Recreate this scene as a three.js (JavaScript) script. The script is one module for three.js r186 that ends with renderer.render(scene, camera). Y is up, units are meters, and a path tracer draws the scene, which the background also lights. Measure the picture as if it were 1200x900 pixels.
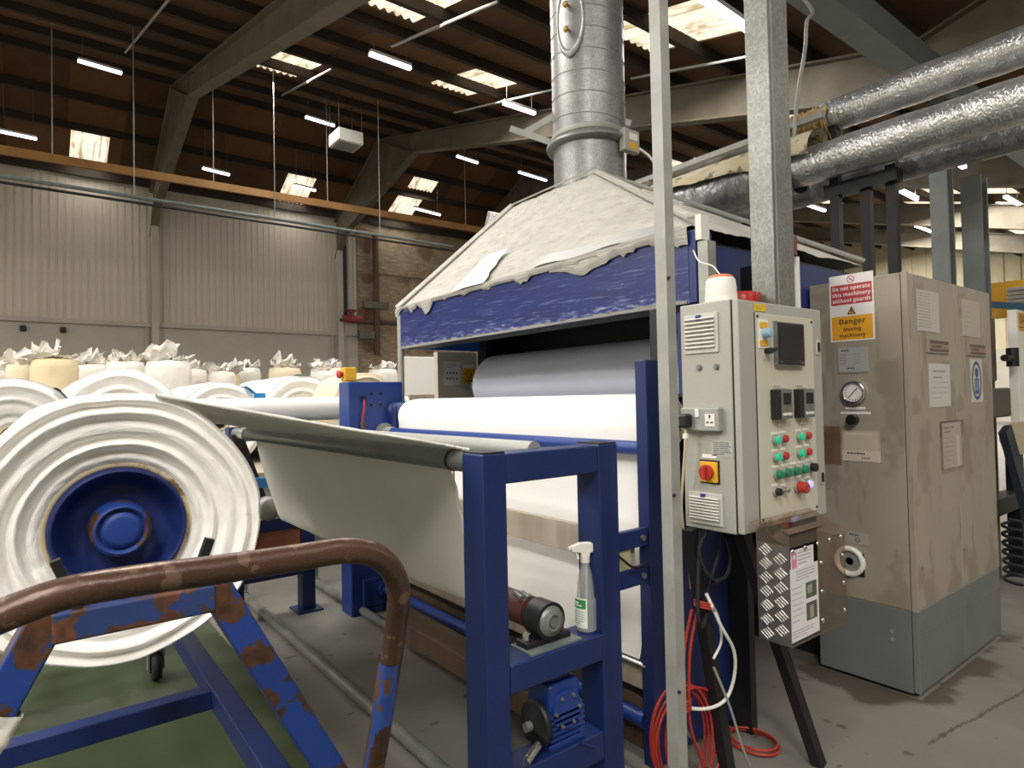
import * as THREE from 'three';
import { RoundedBoxGeometry } from 'three/addons/geometries/RoundedBoxGeometry.js';
import { mergeGeometries } from 'three/addons/utils/BufferGeometryUtils.js';
import { RectAreaLightUniformsLib } from 'three/addons/lights/RectAreaLightUniformsLib.js';

// ------------------------------------------------------------------ camera, exposure, background
const scene = new THREE.Scene();
const renderer = new THREE.WebGLRenderer({ antialias: true });
renderer.toneMapping = THREE.LinearToneMapping;
renderer.toneMappingExposure = 0.72;
renderer.shadowMap.enabled = true;
RectAreaLightUniformsLib.init();
scene.background = new THREE.Color(0.55, 0.6, 0.66);
const camera = new THREE.PerspectiveCamera(62.96, 1200 / 900, 0.05, 200);
camera.rotation.order = 'YXZ';
camera.position.set(0, 1.5, 0);
const RAD = Math.PI / 180;
camera.rotation.set(1.26 * RAD, -37.55 * RAD, -1.17 * RAD);
scene.add(camera);
const SKY_L = 60, SKY_E = 1.2, TUBE_L = 9, TUBE_E = 7;   // radiance of roof lights and of LED battens (light / seen glow)

// ------------------------------------------------------------------ helpers
let seed = 7;
const rnd = () => { seed = (seed * 1664525 + 1013904223) >>> 0; return seed / 4294967296; };
const rr = (a, b) => a + (b - a) * rnd();
const V = (x, y, z) => new THREE.Vector3(x, y, z);
const used = {};
function numbered(n) { const k = used[n] = (used[n] ?? -1) + 1; return k ? `${n}_${String(k).padStart(3, '0')}` : n; }
function tri(g) {                                             // plain triangles with uv in metres
  g = g.index ? g.toNonIndexed() : g;
  for (const k of Object.keys(g.attributes)) if (!['position', 'normal', 'uv'].includes(k)) g.deleteAttribute(k);
  return g;
}
function uvm(g) {
  g = tri(g);
  const p = g.attributes.position, n = g.attributes.normal, uv = new Float32Array(p.count * 2);
  for (let i = 0; i < p.count; i += 3) {
    let a = 0, b = 0, c = 0;
    for (let k = 0; k < 3; k++) { a += n.getX(i + k); b += n.getY(i + k); c += n.getZ(i + k); }
    a = Math.abs(a); b = Math.abs(b); c = Math.abs(c);
    for (let k = 0; k < 3; k++) {
      const x = p.getX(i + k), y = p.getY(i + k), z = p.getZ(i + k), j = 2 * (i + k);
      if (a >= b && a >= c) { uv[j] = z; uv[j + 1] = y; } else if (b >= c) { uv[j] = x; uv[j + 1] = z; } else { uv[j] = x; uv[j + 1] = y; }
    }
  }
  g.setAttribute('uv', new THREE.BufferAttribute(uv, 2));
  return g;
}
function put(g, x, y, z, rx = 0, ry = 0, rz = 0) {
  g.applyMatrix4(new THREE.Matrix4().makeRotationFromEuler(new THREE.Euler(rx, ry, rz, 'YXZ')).setPosition(x, y, z));
  return g;
}
const box = (w, h, d, x, y, z, rx, ry, rz) => put(uvm(new THREE.BoxGeometry(w, h, d)), x, y, z, rx, ry, rz);
const rbox = (w, h, d, r, x, y, z, rx, ry, rz) => put(uvm(new RoundedBoxGeometry(w, h, d, 2, r)), x, y, z, rx, ry, rz);
const cub = (x0, x1, y0, y1, z0, z1, r) => { const w = x1 - x0, h = y1 - y0, d = z1 - z0; return r ? rbox(w, h, d, r, (x0 + x1) / 2, (y0 + y1) / 2, (z0 + z1) / 2) : box(w, h, d, (x0 + x1) / 2, (y0 + y1) / 2, (z0 + z1) / 2); };
function along(g, a, b) {                                     // geometry built along +Y, centred: moved to run from a to b
  const d = V().subVectors(b, a), q = new THREE.Quaternion().setFromUnitVectors(V(0, 1, 0), d.clone().normalize());
  g.applyMatrix4(new THREE.Matrix4().compose(V().addVectors(a, b).multiplyScalar(0.5), q, V(1, 1, 1)));
  return g;
}
const A3 = (a) => Array.isArray(a) ? V(...a) : a;
const rod = (a, b, r, seg = 16, r2 = r) => { a = A3(a); b = A3(b); const L = a.distanceTo(b); const g = new THREE.CylinderGeometry(r2, r, L, seg); scaleUV(g, 2 * Math.PI * r, L); return tri(along(g, a, b)); };
function scaleUV(g, su, sv) { const u = g.attributes.uv; for (let i = 0; i < u.count; i++) u.setXY(i, u.getX(i) * su, u.getY(i) * sv); return g; }
function beam(a, b, w, h, up = V(0, 1, 0), r = 0) {           // box section from a to b: w across, h along "up"
  a = A3(a); b = A3(b);
  const d = V().subVectors(b, a), L = d.length(); d.normalize();
  const s = V().crossVectors(up, d).normalize(), u = V().crossVectors(d, s);
  const g = uvm(r ? new RoundedBoxGeometry(w, h, L, 2, r) : new THREE.BoxGeometry(w, h, L));
  g.applyMatrix4(new THREE.Matrix4().makeBasis(s, u, d).setPosition(V().addVectors(a, b).multiplyScalar(0.5)));
  return g;
}
function sweep(pts, r, seg = 48, rad = 8, closed = false) {
  const c = new THREE.CatmullRomCurve3(pts.map(A3), closed, 'centripetal');
  const g = new THREE.TubeGeometry(c, seg, r, rad, closed); scaleUV(g, c.getLength(), 2 * Math.PI * r);
  return tri(g);
}
function grid(nu, nv, f, uvf) {                               // surface f(u,v) -> [x,y,z]; uv in metres unless uvf given
  const P = [], U = [], I = [];
  for (let j = 0; j <= nv; j++) for (let i = 0; i <= nu; i++) { const u = i / nu, v = j / nv; P.push(...f(u, v)); U.push(...(uvf ? uvf(u, v) : [u, v])); }
  for (let j = 0; j < nv; j++) for (let i = 0; i < nu; i++) { const a = j * (nu + 1) + i, b = a + 1, c = a + nu + 1, d = c + 1; I.push(a, b, d, a, d, c); }
  const g = new THREE.BufferGeometry();
  g.setAttribute('position', new THREE.Float32BufferAttribute(P, 3)); g.setAttribute('uv', new THREE.Float32BufferAttribute(U, 2)); g.setIndex(I);
  g.computeVertexNormals();
  return tri(g);
}
function lathe(prof, seg = 32, axis = 'y', x = 0, y = 0, z = 0) {   // prof: [radius, along]
  const g = new THREE.LatheGeometry(prof.map((p) => new THREE.Vector2(p[0], p[1])), seg);
  if (axis === 'z') g.rotateX(Math.PI / 2); if (axis === '-z') g.rotateX(-Math.PI / 2); if (axis === 'x') g.rotateZ(-Math.PI / 2); if (axis === '-x') g.rotateZ(Math.PI / 2);
  return uvm(g.translate(x, y, z));
}
function extr(pts, depth, bevel = 0) {                        // polygon in xy, extruded along +z
  const s = new THREE.Shape(pts.map((p) => new THREE.Vector2(p[0], p[1])));
  return uvm(new THREE.ExtrudeGeometry(s, { depth, bevelEnabled: bevel > 0, bevelSize: bevel, bevelThickness: bevel, bevelSegments: 2, curveSegments: 8 }));
}
const origin = new WeakMap();
function rootOf(o) { while (o.parent && o.parent !== scene) o = o.parent; return o; }
function meta(o, label, category, group) { if (label) o.userData.label = label; if (category) o.userData.category = category; if (group) o.userData.group = group; return o; }
function thing(name, label, category, p = [0, 0, 0], group) { // Group at the thing's base; parts are then given in world coordinates
  const o = new THREE.Group(); o.name = numbered(name); o.position.set(...p); origin.set(o, V(...p)); scene.add(o);
  return meta(o, label, category, group);
}
function structure(name, geoms, m, p) {
  const o = geoms ? null : new THREE.Group();
  const r = o ?? mesh(geoms, m); r.name = numbered(name); r.userData.kind = 'structure'; scene.add(r); origin.set(r, V(0, 0, 0)); return r;
}
function mesh(geoms, m) { const l = (Array.isArray(geoms) ? geoms : [geoms]).map(tri); const o = new THREE.Mesh(l.length > 1 ? mergeGeometries(l) : l[0], m); o.castShadow = o.receiveShadow = true; return o; }
function part(name, geoms, m, parent, label) {
  const o = mesh(geoms, m); o.name = name; const g = origin.get(rootOf(parent)); if (g && g.lengthSq()) o.geometry.translate(-g.x, -g.y, -g.z);
  parent.add(o); if (label) o.userData.label = label; return o;
}
function single(name, geoms, m, label, category, group, p = [0, 0, 0]) { // a thing of one mesh
  const o = mesh(geoms, m); o.name = numbered(name); o.geometry.translate(-p[0], -p[1], -p[2]); o.position.set(...p); origin.set(o, V(...p)); scene.add(o); return meta(o, label, category, group);
}
function dup(src, d, label) {                                 // copy shifted by d from its source
  const c = src.clone(); c.name = numbered(src.name.replace(/_\d{3}$/, '')); c.position.add(V(...d)); origin.set(c, origin.get(src).clone().add(V(...d))); scene.add(c); if (label) c.userData.label = label; return c;
}

// ------------------------------------------------------------------ procedural textures
const hash = (x, y, s) => { let h = (x * 374761393 + y * 668265263 + s * 1274126177) | 0; h = Math.imul(h ^ (h >>> 13), 1274126177); return ((h ^ (h >>> 16)) >>> 0) / 4294967296; };
function vn(x, y, px, py, s) {                                // periodic value noise
  const xi = Math.floor(x), yi = Math.floor(y), fx = x - xi, fy = y - yi, u = fx * fx * (3 - 2 * fx), v = fy * fy * (3 - 2 * fy), m = (a, n) => ((a % n) + n) % n;
  const a = hash(m(xi, px), m(yi, py), s), b = hash(m(xi + 1, px), m(yi, py), s), c = hash(m(xi, px), m(yi + 1, py), s), d = hash(m(xi + 1, px), m(yi + 1, py), s);
  return a + (b - a) * u + (c - a) * v + (a - b - c + d) * u * v;
}
function fbm(u, v, f, oct = 4, s = 1, fy = f) { let t = 0, w = 0.5, n = 0; for (let k = 0; k < oct; k++) { t += w * vn(u * f, v * fy, f, fy, s + k); n += w; w *= 0.5; f *= 2; fy *= 2; } return t / n; }
const lerp = (a, b, t) => a + (b - a) * t, clamp = (t, a = 0, b = 1) => Math.min(b, Math.max(a, t)), sm = (a, b, t) => { t = clamp((t - a) / (b - a)); return t * t * (3 - 2 * t); };
const mix = (a, b, t) => [lerp(a[0], b[0], t), lerp(a[1], b[1], t), lerp(a[2], b[2], t)];
function tx(n, fn, srgb, rep = 1, n2 = n, rep2 = rep) {
  const d = new Uint8Array(n * n2 * 4);
  for (let j = 0; j < n2; j++) for (let i = 0; i < n; i++) { const c = fn(i / n, j / n2), k = 4 * (j * n + i); for (let q = 0; q < 3; q++) d[k + q] = 255 * clamp(Array.isArray(c) ? c[q] : c); d[k + 3] = 255; }
  const t = new THREE.DataTexture(d, n, n2); t.wrapS = t.wrapT = THREE.RepeatWrapping; t.magFilter = THREE.LinearFilter; t.minFilter = THREE.LinearMipmapLinearFilter; t.generateMipmaps = true;
  if (srgb) t.colorSpace = THREE.SRGBColorSpace; t.repeat.set(1 / rep, 1 / rep2); t.needsUpdate = true; return t;
}
function cv(w, h, draw) {
  const c = document.createElement('canvas'); c.width = w; c.height = h; draw(c.getContext('2d'), w, h);
  const t = new THREE.CanvasTexture(c); t.colorSpace = THREE.SRGBColorSpace; return t;
}
const hex = (h) => { const n = parseInt(h.slice(1), 16); return [(n >> 16) / 255, ((n >> 8) & 255) / 255, (n & 255) / 255]; };
const mat = (color, rough = 0.6, metal = 0, o = {}) => new THREE.MeshStandardMaterial({ color, roughness: rough, metalness: metal, ...o });
// tone patches round a base colour, with grain
const mottled = (base, amp, f, s, rep, n = 256) => tx(n, (u, v) => { const t = (fbm(u, v, f, 5, s) - 0.5) * 2 * amp + (hash(u * n | 0, v * n | 0, s) - 0.5) * amp * 0.5; const b = hex(base); return [b[0] + t, b[1] + t, b[2] + t]; }, true, rep);
const M = {};
M.white = mat('#ffffff', 0.95, 0, { map: mottled('#e9e8e4', 0.02, 4, 3, 0.8), bumpMap: tx(128, (u, v) => 0.5 + 0.25 * Math.sin(u * 402) * Math.sin(v * 402) + 0.3 * (fbm(u, v, 6, 3, 8) - 0.5), false, 0.2), bumpScale: 0.0012, side: THREE.DoubleSide });
M.rollFace = mat('#ffffff', 0.95, 0, { map: mottled('#f6f4ef', 0.02, 5, 31, 0.5), bumpMap: tx(256, (u, v) => fbm(u, v, 6, 4, 9), false, 0.12), bumpScale: 0.002 });
M.cream = mat('#ffffff', 0.9, 0, { map: mottled('#dccfb4', 0.05, 4, 5, 1.1) });
M.wrap = mat('#ffffff', 0.5, 0, { map: mottled('#dedbd2', 0.05, 5, 6, 1.3), bumpMap: tx(128, (u, v) => fbm(u, v, 5, 4, 14), false, 0.6), bumpScale: 0.02 });
M.knot = mat('#ffffff', 0.85, 0, { map: mottled('#ebe8e0', 0.03, 5, 7, 0.5), side: THREE.DoubleSide });
M.tan = mat('#ffffff', 0.85, 0, { map: mottled('#d6c5a2', 0.05, 4, 15, 1.1) });
const blueWear = (base, rust, cover, s) => tx(512, (u, v) => {
  const n = fbm(u, v, rust === '#33404f' || rust === '#283242' || rust === '#1f2438' ? 5 : 11, 5, s), e = fbm(u, v, 27, 4, s + 9), t = (fbm(u, v, 3, 3, s + 20) - 0.5) * 0.08, b = hex(base);
  let c = [b[0] + t * 0.4, b[1] + t * 0.6, b[2] + t];
  const w = 0.65 * n + 0.35 * e; if (w > 1 - cover) c = mix(c, mix(hex(rust), hex('#2a1c18'), e), sm(1 - cover, 1 - cover + 0.03, w));
  if (hash(u * 512 | 0, v * 512 | 0, s) > 0.997) c = mix(c, [0.6, 0.63, 0.7], 0.35); return c;
}, true, 0.7);
M.blue = mat('#ffffff', 0.42, 0, { map: blueWear('#15285c', '#263040', 0.24, 21) });
M.blueBright = mat('#ffffff', 0.4, 0, { map: blueWear('#1d3a80', '#33404f', 0.2, 27) });
M.blueRusty = mat('#ffffff', 0.5, 0, { map: blueWear('#1b3a84', '#7a4a2c', 0.465, 35), bumpMap: tx(256, (u, v) => fbm(u, v, 5, 5, 35), false, 0.7), bumpScale: 0.004 });
M.blueDark = mat('#ffffff', 0.5, 0, { map: blueWear('#182a64', '#1f2438', 0.3, 41) });
M.black = mat('#ffffff', 0.5, 0.1, { map: mottled('#1b1b1d', 0.03, 6, 45, 0.6) });
M.rubber = mat('#17171a', 0.8);
M.brown = mat('#ffffff', 0.33, 0.25, { map: tx(512, (u, v) => { const n = fbm(u, v, 4, 5, 51, 10), e = hash(u * 512 | 0, v * 512 | 0, 52); let c = mix(hex('#453026'), hex('#5d4335'), n); if (fbm(u, v, 12, 4, 54) > 0.66) c = mix(c, hex('#8d7360'), 0.5); return e > 0.992 ? mix(c, hex('#b7a594'), 0.6) : c; }, true, 0.5), bumpMap: tx(256, (u, v) => fbm(u, v, 12, 5, 56), false, 0.3), bumpScale: 0.0018 });
M.galv = mat('#ffffff', 0.42, 0.55, { map: tx(512, (u, v) => { const n = 64; let best = 9, id = 0; const gx = Math.floor(u * n), gy = Math.floor(v * n); for (let a = -1; a < 2; a++) for (let b = -1; b < 2; b++) { const x = gx + a, y = gy + b, mx = (x + n) % n, my = (y + n) % n; const dx = x + hash(mx, my, 61) - u * n, dy = y + hash(mx, my, 62) - v * n, d = dx * dx + dy * dy; if (d < best) { best = d; id = hash(mx, my, 63); } } const t = 0.55 + 0.09 * (id - 0.5) + 0.12 * (fbm(u, v, 4, 4, 64) - 0.5); return [t * 1.0, t * 1.01, t * 1.0]; }, true, 0.6), side: THREE.DoubleSide });
M.galvTrunk = M.galv.clone(); M.galvTrunk.color.set('#dcdfd6');
M.galvDull = mat('#ffffff', 0.55, 0.3, { map: mottled('#9b9c97', 0.05, 7, 66, 0.5) });
M.greyTube = mat('#ffffff', 0.4, 0.35, { map: mottled('#7d807c', 0.06, 6, 67, 0.5) });
M.greySteel = mat('#ffffff', 0.55, 0.1, { map: mottled('#6f7775', 0.04, 5, 68, 0.8) });
M.steelShade = mat('#ffffff', 0.7, 0.05, { map: mottled('#686152', 0.06, 5, 69, 1.5) });
M.purlin = mat('#ffffff', 0.85, 0, { map: mottled('#352b22', 0.04, 5, 70, 1.4) });
M.chrome = mat('#c9c9c6', 0.2, 0.95);
M.foil = mat('#ffffff', 0.3, 0.8, { map: mottled('#c6c8c9', 0.1, 9, 71, 0.8), bumpMap: tx(512, (u, v) => 0.6 * fbm(u, v, 9, 4, 72, 14) + 0.4 * Math.abs(2 * fbm(u, v, 26, 3, 74, 40) - 1), false, 0.8), bumpScale: 0.014 });
M.foilDark = mat('#ffffff', 0.42, 0.65, { map: mottled('#939395', 0.12, 6, 73, 0.8), bumpMap: tx(256, (u, v) => fbm(u, v, 8, 5, 74, 14), false, 0.8), bumpScale: 0.02 });
M.hood = mat('#ffffff', 0.92, 0, { map: tx(512, (u, v) => { const n = fbm(u, v, 14, 5, 75, 34), e = fbm(u, v, 30, 4, 76, 44); return mix(mix(hex('#a3a199'), hex('#bab8b1'), n), hex('#8b867a'), sm(0.58, 0.78, e) * 0.35); }, true, 1.6), bumpMap: tx(256, (u, v) => fbm(u, v, 5, 5, 77, 24), false, 1.2), bumpScale: 0.012, side: THREE.DoubleSide });
M.oldWrap = mat('#ffffff', 0.9, 0, { map: tx(256, (u, v) => mix(mix(hex('#bcae8a'), hex('#d8d1c0'), fbm(u, v, 4, 4, 78)), hex('#7b735f'), sm(0.58, 0.72, fbm(u, v, 9, 4, 79))), true, 0.9), bumpMap: tx(256, (u, v) => fbm(u, v, 7, 5, 80), false, 0.7), bumpScale: 0.03, side: THREE.DoubleSide });
M.foam = mat('#ffffff', 0.95, 0, { map: mottled('#b09a66', 0.12, 9, 81, 0.5), bumpMap: tx(128, (u, v) => fbm(u, v, 8, 4, 82), false, 0.3), bumpScale: 0.03 });
M.boxGrey = mat('#ffffff', 0.45, 0.05, { map: mottled('#a3a39b', 0.02, 3, 83, 1.2) });
M.panelGrey = mat('#ffffff', 0.42, 0.05, { map: mottled('#c3bfae', 0.015, 3, 84, 1.2) });
M.cabGrey = mat('#ffffff', 0.5, 0.08, { map: tx(512, (u, v) => { const n = fbm(u, v, 3, 5, 85), st = fbm(u, v, 10, 4, 86), d = fbm(u, v, 30, 3, 88, 6); let c = mix(hex('#938b7c'), hex('#a39b8b'), n); c = mix(c, hex('#7a705f'), sm(0.56, 0.72, st) * 0.5); return mix(c, hex('#6e6455'), sm(0.66, 0.75, d) * 0.35); }, true, 1.7) });
M.cabLow = mat('#ffffff', 0.5, 0.05, { map: tx(256, (u, v) => mix(hex('#616763'), hex('#737874'), fbm(u, v, 4, 5, 89) * 0.8 + 0.2 * hash(u * 256 | 0, v * 256 | 0, 3)), true, 1.0) });
M.ventGrey = mat('#bdbcb4', 0.5);
M.plasticBlack = mat('#19191b', 0.4);
M.plasticWhite = mat('#dedcd4', 0.45);
M.red = mat('#a8322c', 0.4);
M.redBright = mat('#a93427', 0.4);
M.green = mat('#1d7a55', 0.35);
M.greenLit = mat('#37b183', 0.3, 0, { emissive: '#23c98b', emissiveIntensity: 0.25 });
M.yellow = mat('#d9a62a', 0.5);
M.orangePaint = mat('#ffffff', 0.55, 0, { map: mottled('#926a38', 0.05, 6, 90, 1.0) });
M.brassy = mat('#a98a44', 0.4, 0.6);
M.clear = new THREE.MeshPhysicalMaterial({ color: '#e9e2d8', roughness: 0.06, transmission: 1, thickness: 0, ior: 1.45 });
M.acrylic = new THREE.MeshPhysicalMaterial({ color: '#f3ebe3', roughness: 0.08, transmission: 1, thickness: 0, ior: 1.49, clearcoat: 0.6, side: THREE.DoubleSide });
M.wood = mat('#ffffff', 0.75, 0, { map: tx(256, (u, v) => mix(hex('#8e5237'), hex('#a8694a'), fbm(u, v, 3, 5, 91, 24)), true, 0.6) });
M.board = mat('#ffffff', 0.8, 0, { map: tx(256, (u, v) => mix(hex('#8f8575'), hex('#b7ad9c'), fbm(u, v, 16, 5, 92, 3)), true, 0.9) });
M.darkWood = mat('#ffffff', 0.8, 0, { map: tx(256, (u, v) => mix(hex('#4a3c31'), hex('#6a5747'), fbm(u, v, 20, 5, 93, 3)), true, 0.9) });
M.wall = mat('#ffffff', 0.85, 0, { map: mottled('#c4bdae', 0.03, 5, 94, 3) });
M.wallLow = mat('#ffffff', 0.9, 0, { map: mottled('#b2ac9f', 0.03, 6, 95, 2) });
M.brick = mat('#ffffff', 0.9, 0, { map: tx(512, (u, v) => { const r = Math.floor(v * 32), x = u * 12 + (r % 2) * 0.5, mort = (v * 32 - r) < 0.14 || (x - Math.floor(x)) < 0.06; let c = mix(hex('#a8997f'), hex('#8d7a62'), hash(Math.floor(x) % 12, r, 96)); c = mix(c, hex('#6b4d38'), sm(0.55, 0.7, fbm(u, v, 4, 4, 97)) * 0.7); return mort ? mix(c, hex('#8b806e'), 0.7) : c; }, true, 2.6) });
M.pale = mat('#ffffff', 0.85, 0, { map: mottled('#c2b79a', 0.04, 5, 98, 3) });
M.signWhite = mat('#e6e4de', 0.5);
const roofTones = ['#50361f', '#5c3e21', '#49321e', '#664525'].map((c, i) => mat('#ffffff', 0.9, 0, { map: mottled(c, 0.035, 5, 100 + i, 1.6) }));
M.sky = mat('#fff8e8', 0.7, 0, { emissive: '#fff3dc', emissiveIntensity: SKY_E, map: tx(256, (u, v) => mix([1, 1, 1], hex('#9b8c6d'), sm(0.48, 0.75, 0.6 * fbm(u, v, 24, 4, 110, 4) + 0.4 * fbm(u, v, 6, 4, 112, 6)) * 0.7), true, 1.2) });
M.sky.emissiveMap = M.sky.map;
M.tube = mat('#ffffff', 0.4, 0, { emissive: '#e2dcff', emissiveIntensity: TUBE_E });
function sticker(parent, name, w, h, face, at, tex, label, t = 0.002) {   // flat print: face '-x' or '+z' or '+x', centre at world point
  const g = new THREE.BoxGeometry(w, h, t);
  g.rotateY(face === '-x' ? -Math.PI / 2 : face === '+x' ? Math.PI / 2 : 0); g.translate(...at);
  const o = new THREE.Mesh(g, tex.isMaterial ? tex : mat('#ffffff', 0.55, 0, { map: tex })); o.name = name; o.castShadow = o.receiveShadow = true;
  const b = origin.get(rootOf(parent)); g.translate(-b.x, -b.y, -b.z); parent.add(o); if (label) o.userData.label = label; return o;
}
function lines(c, x0, x1, y, n, dy, col = '#555', lw = 3) { c.strokeStyle = col; c.lineWidth = lw; for (let i = 0; i < n; i++) { c.beginPath(); let x = x0; c.moveTo(x, y + i * dy); const end = lerp(x0, x1, i === n - 1 ? 0.6 : 0.85 + 0.15 * hash(i, n, 5)); while (x < end) { const a = x + 6 + 14 * hash(x | 0, i, 6); c.moveTo(x, y + i * dy); c.lineTo(Math.min(a, end), y + i * dy); x = a + 4; } c.stroke(); } }
function areaLight(x, y, z, w, h, L, color, ry = 0) {           // faces straight down
  const l = new THREE.RectAreaLight(color, L, w, h); l.position.set(x, y, z); l.rotation.order = 'YXZ'; l.rotation.set(-Math.PI / 2, ry, 0); l.name = numbered('area_light'); scene.add(l); return l;
}

// ================================================================== THE HALL
// ground: painted and stained concrete; the near slab carries one large map with the stains where they lie
const FX0 = -4, FZ0 = -9.5, FS = 12;
M.floorNear = mat('#ffffff', 0.62, 0, { map: tx(1536, (u, v) => {
  const x = FX0 + u * FS, z = FZ0 + FS - v * FS;                      // plane uv: v runs towards -z
  const n = fbm(u, v, 9, 6, 120), f = fbm(u, v, 90, 3, 121), big = fbm(u, v, 4, 4, 122), sc = fbm(u, v, 60, 3, 126, 14);
  let c = mix(hex('#6b6862'), hex('#86837c'), clamp(0.25 + 0.9 * (n - 0.25) + 0.25 * (f - 0.5)));
  c = mix(c, hex('#4c473f'), sm(0.52, 0.72, big) * 0.45); c = mix(c, hex('#8c877e'), sm(0.62, 0.8, sc) * 0.2);
  const ge = 0.98 + 0.05 * (fbm(u, v, 50, 3, 123) - 0.5);              // edge of the green paint
  if (x < ge && z > -9) { const w = fbm(u, v, 40, 4, 124); let g = mix(hex('#27331a'), hex('#394827'), n); g = mix(g, hex('#55544a'), sm(0.56, 0.7, w) * 0.5); c = mix(g, hex('#272e20'), sm(0.5, 0.7, big) * 0.4); }
  const dx = Math.max(3.4 - x, 0, x - 4.63), dz = Math.max(-1.74 - z, 0, z + 1.24), d = Math.hypot(dx, dz);   // brown residue along the cabinet's foot
  const res = fbm(u, v, 46, 5, 125); if (x > 2.7 && d > 0) c = mix(c, hex('#453b31'), sm(0.45, 0.6, res * 0.8 + 0.3 - d * 1.9) * 0.75);
  if (hash(u * 1536 | 0, v * 1536 | 0, 8) > 0.9985 || fbm(u, v, 180, 2, 127) > 0.86) c = mix(c, hex('#47423b'), 0.6);
  const crack = Math.abs(z + 1.02 - 0.12 * (x - 3.4) - 0.05 * (fbm(u, v, 30, 3, 128) - 0.5)); if (crack < 0.006 && x > 3) c = mix(c, hex('#45403a'), 0.7);
  return c;
}, true, 1), bumpMap: tx(256, (u, v) => fbm(u, v, 12, 5, 129), false, 1 / 7), bumpScale: 0.003 });
M.floorFar = mat('#ffffff', 0.65, 0, { map: mottled('#6f6c66', 0.05, 5, 130, 3) });
const floor = structure('floor', null);
{
  const g = new THREE.BoxGeometry(FS, 0.2, FS); g.translate(FX0 + FS / 2, -0.1, FZ0 + FS / 2);
  part('slab', g, M.floorNear, floor);
  part('slab', [cub(-12, FX0, -0.2, 0, -22.2, 16), cub(FX0, 36, -0.2, 0, -22.2, FZ0), cub(FX0 + FS, 36, -0.2, 0, FZ0, 16), cub(FX0, FX0 + FS, -0.2, 0, FZ0 + FS, 16)], M.floorFar, floor);
}
// back wall: rendered dado, ledge, ribbed cladding; beyond the steel post it turns to bare brick
const wallBack = structure('wall_back', null);
part('dado', cub(-12, 9.7, 0, 3.98, -22.3, -22), M.wallLow, wallBack);
{
  const ribs = [cub(-12, 9.7, 3.98, 8.4, -22.3, -22.04)];
  for (let x = -11.9; x < 9.65; x += 0.19) ribs.push(cub(x, x + 0.12, 3.98, 8.4, -22.05, -22.022));
  part('cladding', ribs, M.wall, wallBack);
}
part('ledge', cub(-12, 9.7, 3.9, 4.02, -22, -21.9), M.wallLow, wallBack);
for (const x of [2.84, 8.72]) part('dado_joint', cub(x - 0.05, x + 0.05, 0, 3.95, -22, -21.96), M.wallLow, wallBack);
part('brickwork', cub(9.7, 34, 0, 8.4, -22.3, -22), M.brick, wallBack);
part('string_course', cub(10.3, 20, 6.35, 6.5, -22, -21.94), M.brick, wallBack);
const wallEnd = structure('wall_right', null);
part('cladding', [cub(34, 34.3, 0, 11, -22.3, 16), ...Array.from({ length: 60 }, (_, i) => cub(33.95, 34, 3.2, 10, -22 + i * 0.6, -21.75 + i * 0.6))], M.pale, wallEnd);
part('dado', cub(33.9, 34, 0, 3.2, -22, 16), M.wallLow, wallEnd);
structure('wall_left', cub(-12.3, -12, 0, 11, -22.3, 16), M.wall);
structure('wall_front', cub(-12, 34, 0, 8.6, 16, 16.3), M.wall);

// roof: sheets between purlins, translucent roof lights in some rows, steel frames
const RZ = -18.3, RY = 9.95, S1 = 0.262, S2 = 0.459, VZ = -3.1;        // ridge, slopes, valley
const roofY = (z) => z < RZ ? RY + S2 * (z - RZ) : z < VZ ? RY - S1 * (z - RZ) : z < 9.4 ? RY - S1 * (VZ - RZ) + S1 * (z - VZ) : RY - S1 * (VZ - RZ) + S1 * (9.4 - VZ) - S1 * (z - 9.4);
const ceiling = structure('ceiling', null);
const rows = [-22.3, -20.35, RZ, -16.4, -14.95, -13.5, -12.05, -10.6, -9.25, -7.95, -6.75, -5.6, -4.4, VZ, -0.9, 1.3, 3.5, 5.7, 7.9, 9.4, 12.8, 16.3];
const skyPieces = [];                                                 // [x0, x1, z0, z1]
const skylights = [[3.8, 4.95, -8.85, -7.05], [4.0, 4.95, -14.55, -12.4], [6.85, 7.9, -11.65, -9.6], [6.75, 7.95, -6.45, -4.75], [0.9, 1.8, -21.75, -20.5], [6.75, 7.7, -21.85, -20.5], [10.75, 11.75, -21.75, -20.5], [10.9, 11.9, -20.2, -19.5],
  [0.3, 1.45, -6.6, -4.2], [11.2, 12.4, -7.2, -5.2], [-4.2, -3.1, -9.0, -6.6], [-3.5, -2.4, -14, -12], [-8.2, -7, -7.5, -5], [-10.4, -9.2, -4.6, -3.3], [-8, -6.8, -12, -10], [-5.6, -4.4, -5.2, -3.4], [14.6, 15.8, -12, -9.6], [17.5, 18.7, -7, -5], [21, 22.2, -12, -9.6], [18.3, 20.4, -7.1, -4.3], [21.6, 22.8, -8.4, -5.0], [24, 26, -10, -7], [29, 31, -13, -10], [27, 29, -7, -5]];
for (let k = 0; k < 6; k++) { skylights.push([-3 + k * 6, -1.7 + k * 6, 0.2, 3.4]); skylights.push([0 + k * 6, 1.3 + k * 6, 4.4, 7.4]); }
skylights.push([-9.4, -8.2, -0.5, 2.5], [-6, -4.8, 4.2, 7.2], [-10.6, -9.4, -17, -14.8]);
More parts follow.
